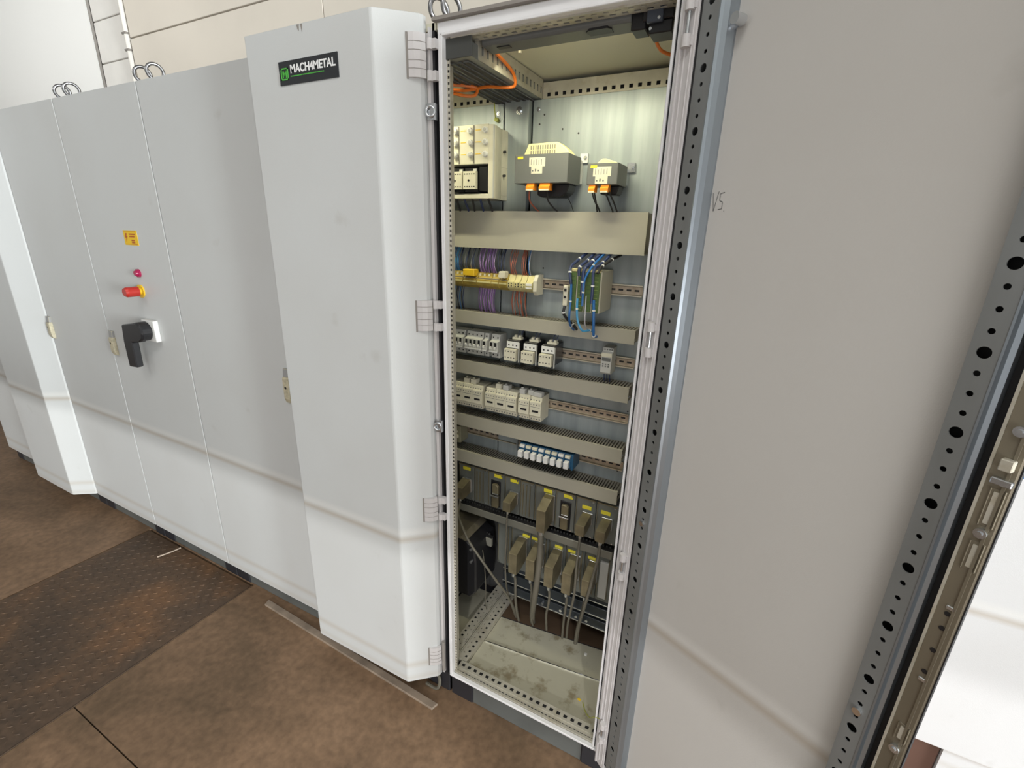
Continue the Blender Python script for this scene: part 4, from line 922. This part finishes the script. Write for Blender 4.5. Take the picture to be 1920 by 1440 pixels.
hood(.2195, .034, prof(.734, .712, .624, .280), 'longest beige connector hood in the upper rack row', U, cab=[(.223, .285, .58), (.226, .275, .49), (.222, .27, .40), (.212, .28, .32), (.186, .33, .20), (.165, .39, .09), (.16, .42, .02)], cr=.0115)
hood(.3645, .032, prof(.706, .702, .660, .280), 'beige connector hood, second from right in the upper rack row', U, cab=[(.366, .285, .60), (.368, .27, .54), (.371, .262, .44), (.362, .27, .36), (.345, .30, .26), (.325, .36, .14), (.31, .41, .03)], cr=.0045)
hood(.436, .032, prof(.707, .703, .660, .280), 'rightmost beige connector hood in the upper rack row', U, cab=[(.437, .285, .60), (.430, .27, .53), (.418, .265, .44), (.404, .275, .36), (.385, .31, .26), (.365, .37, .13), (.35, .41, .03)], cr=.0055)
hood(.072, .032, prof(.700, .688, .648, .300), 'beige connector hood at the fourth rack module', U, cab=[(.073, .305, .60), (.075, .30, .52), (.074, .30, .42), (.078, .31, .30), (.085, .36, .15), (.09, .41, .03)], cr=.0035)
hood(-.140, .036, prof(.698, .688, .638, .300), 'beige connector hood at the far left edge of the opening', U, cab=[(-.128, .27, .66) if False else (-.136, .30, .610), (-.112, .25, .62) if False else (-.115, .26, .60), (-.072, .22, .585), (-.027, .20, .545), (.031, .20, .480), (.078, .22, .400), (.104, .26, .315), (.103, .33, .19), (.09, .40, .05)], cr=.0048)
for xc, lab in ((-.007, 'flat latched connector without cable on the third rack module'), (.281, 'flat connector in a black ring on the seventh rack module')):
    t = T('connector', lab, 'connector', (xc, .36, .66), 'flat connectors in the upper rack row')
    mb = MB()
    mb.prism([(xc-.014, .612), (xc+.012, .612), (xc+.014, .616), (xc+.014, .664), (xc-.014, .664)], 'y', .350, .366)
    P('lower_shell', mb, HOOD, t, bevel=.002); P('upper_shell', MB().prism([(xc-.013, .668), (xc+.014, .668), (xc+.014, .704), (xc+.006, .713), (xc-.013, .713)], 'y', .352, .366), HOOD, t, bevel=.002)
    P('latch_bar', B(xc-.019, xc+.018, .346, .352, .661, .667).box(xc-.010, xc+.016, .347, .352, .672, .677), STEEL, t, bevel=.001)
L_ = 'hooded connectors in the lower rack row'
low = ((.1185, [(.120, .30, .36), (.119, .31, .26), (.115, .34, .16), (.11, .39, .04)], .0055), (.190, [(.190, .30, .35), (.188, .31, .26), (.18, .34, .16), (.17, .40, .04)], .0045),
       (.265, [(.268, .29, .36), (.262, .30, .30), (.245, .33, .22), (.23, .39, .06)], .0048), (.334, [(.336, .29, .37), (.330, .30, .30), (.318, .33, .22), (.30, .38, .07)], .0048), (.404, [(.402, .29, .38), (.392, .30, .31), (.375, .33, .22), (.355, .38, .07)], .0065))
for i, (x, cab_, r) in enumerate(low):
    hood(x, .034 if i < 4 else .028, [(.371, .516), (.330, .514), (.272, .496), (.272, .408+(i == 4)*.02), (.295, .402+(i == 4)*.02), (.371, .42)], pos[i]+' hooded connector from the left in the lower rack row', L_, cab=cab_, cr=r)
# dark drive unit, lower left
t = T('drive_unit', 'bulky black drive unit at the lower left behind the thin cable', 'drive unit', (-.16, .3, .2))
P('case', MB().prism([(-.42, .30), (-.42, .485), (-.10, .500), (-.045, .470), (-.035, .40), (-.035, .26), (-.06, .225), (-.42, .22)], 'y', .26, .42), BLK, t, bevel=.006)
P('lid', MB().prism([(-.42, .487), (-.42, .492), (-.10, .507), (-.075, .496), (-.10, .500)], 'y', .25, .41), OLIVE, t)
for z in (.462, .405): P('screw', MB().cyl((-.055, .26, z), (-.055, .252, z), .0055, 12), STEEL, t, smooth=True)
cable('thin_wire', [(-.028, .30, .44), (-.020, .30, .38), (-.012, .30, .28), (-.018, .31, .18), (-.024, .33, .122)], .0016, CABG, 'thin beige wire dangling left of the rack to the floor profile')
# beams at the rear bottom
t = T('rear_beam', 'dark steel beams with bright edges across the rear bottom of the cabinet', 'support beam', (.23, .42, .2))
for z0, z1, y in ((.295, .335, .41), (.235, .278, .405), (.185, .222, .40)):
    P('beam', B(.01, .50, y, .45, z0, z1), mat('beam_blue_black', (.035, .042, .05), .35, .4), t, bevel=.002)
    P('beam_highlight', B(.01, .50, y-.003, y+.001, z0-.001, z0+.004), STEEL, t)  # bright steel strip imitating the highlight along each beam
for x in (.20, .28, .345, .388): P('beam_screw', MB().cyl((x, .400, .205+.0*(x)), (x, .392, .205), .006, 12), STEEL, t, smooth=True)
# things at the front bottom
mb = MB().tube([(.467, .15, .104), (.49, .11, .118), (.515, .075, .150), (.546, .03, .200) if False else (.540, .02, .235), (.570, -.0, .262), (.605, -.03, .268), (.628, -.045, .262), (.632, -.050, .240)], .0016, 6)
ONE('earth_wire', mb, YG, 'yellow-green earth wire from the cabinet floor to the open door', 'wire', (.467, .15, .104))
ONE('debris', MB().prism([(.446, .152), (.456, .150), (.459, .155), (.451, .158)], 'z', .1016, .105), YLAB, 'small yellow scrap lying on the floor sheet', 'scrap', (.45, .15, .101))
ONE('debris', B(.408, .418, .335, .343, .1, .106), WHT, 'tiny white nut near the rear edge of the floor sheet', 'scrap', (.41, .34, .1))
ONE('floor_bar', MB().prism([(-.985, -.002), (-.975, -.030), (-.020, -.062), (-.012, -.036)], 'z', 0., .010), WOODB, 'dusty flat strip lying on the floor along the plinth under the name plate door', 'metal strip', (-.5, -.03, 0), bevel=.0015)
cable('cable_loop', [(-.17, .08, .02), (-.12, .05, .030), (-.075, .03, .060), (-.045, .02, .058), (-.040, .012, .030), (-.055, .010, .008), (-.10, .012, .006)], .006, CABG, 'grey cable loop poking out under the name plate door')
cable('floor_stick', [(-1.70, .01, .012), (-1.71, -.03, .010), (-1.735, -.085, .006)], .004, WOODB, 'thin pale stick lying on the tread plate near the plinth', 'stick')
# neighbour machine at right
t = T('machine_cabinet', 'bright white machine panel beyond the open door at the right edge', 'machine cabinet', (1.9, .75, 0))
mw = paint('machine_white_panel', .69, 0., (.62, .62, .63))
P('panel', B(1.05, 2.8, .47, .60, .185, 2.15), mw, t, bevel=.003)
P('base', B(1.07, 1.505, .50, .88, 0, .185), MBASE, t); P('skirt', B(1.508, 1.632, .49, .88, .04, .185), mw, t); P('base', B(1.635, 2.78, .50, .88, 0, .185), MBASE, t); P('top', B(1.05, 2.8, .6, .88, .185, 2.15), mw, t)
P('label', B(1.405, 1.60, .4685, .4705, 1.094, 1.22), BLUEM, t, label='blue label')
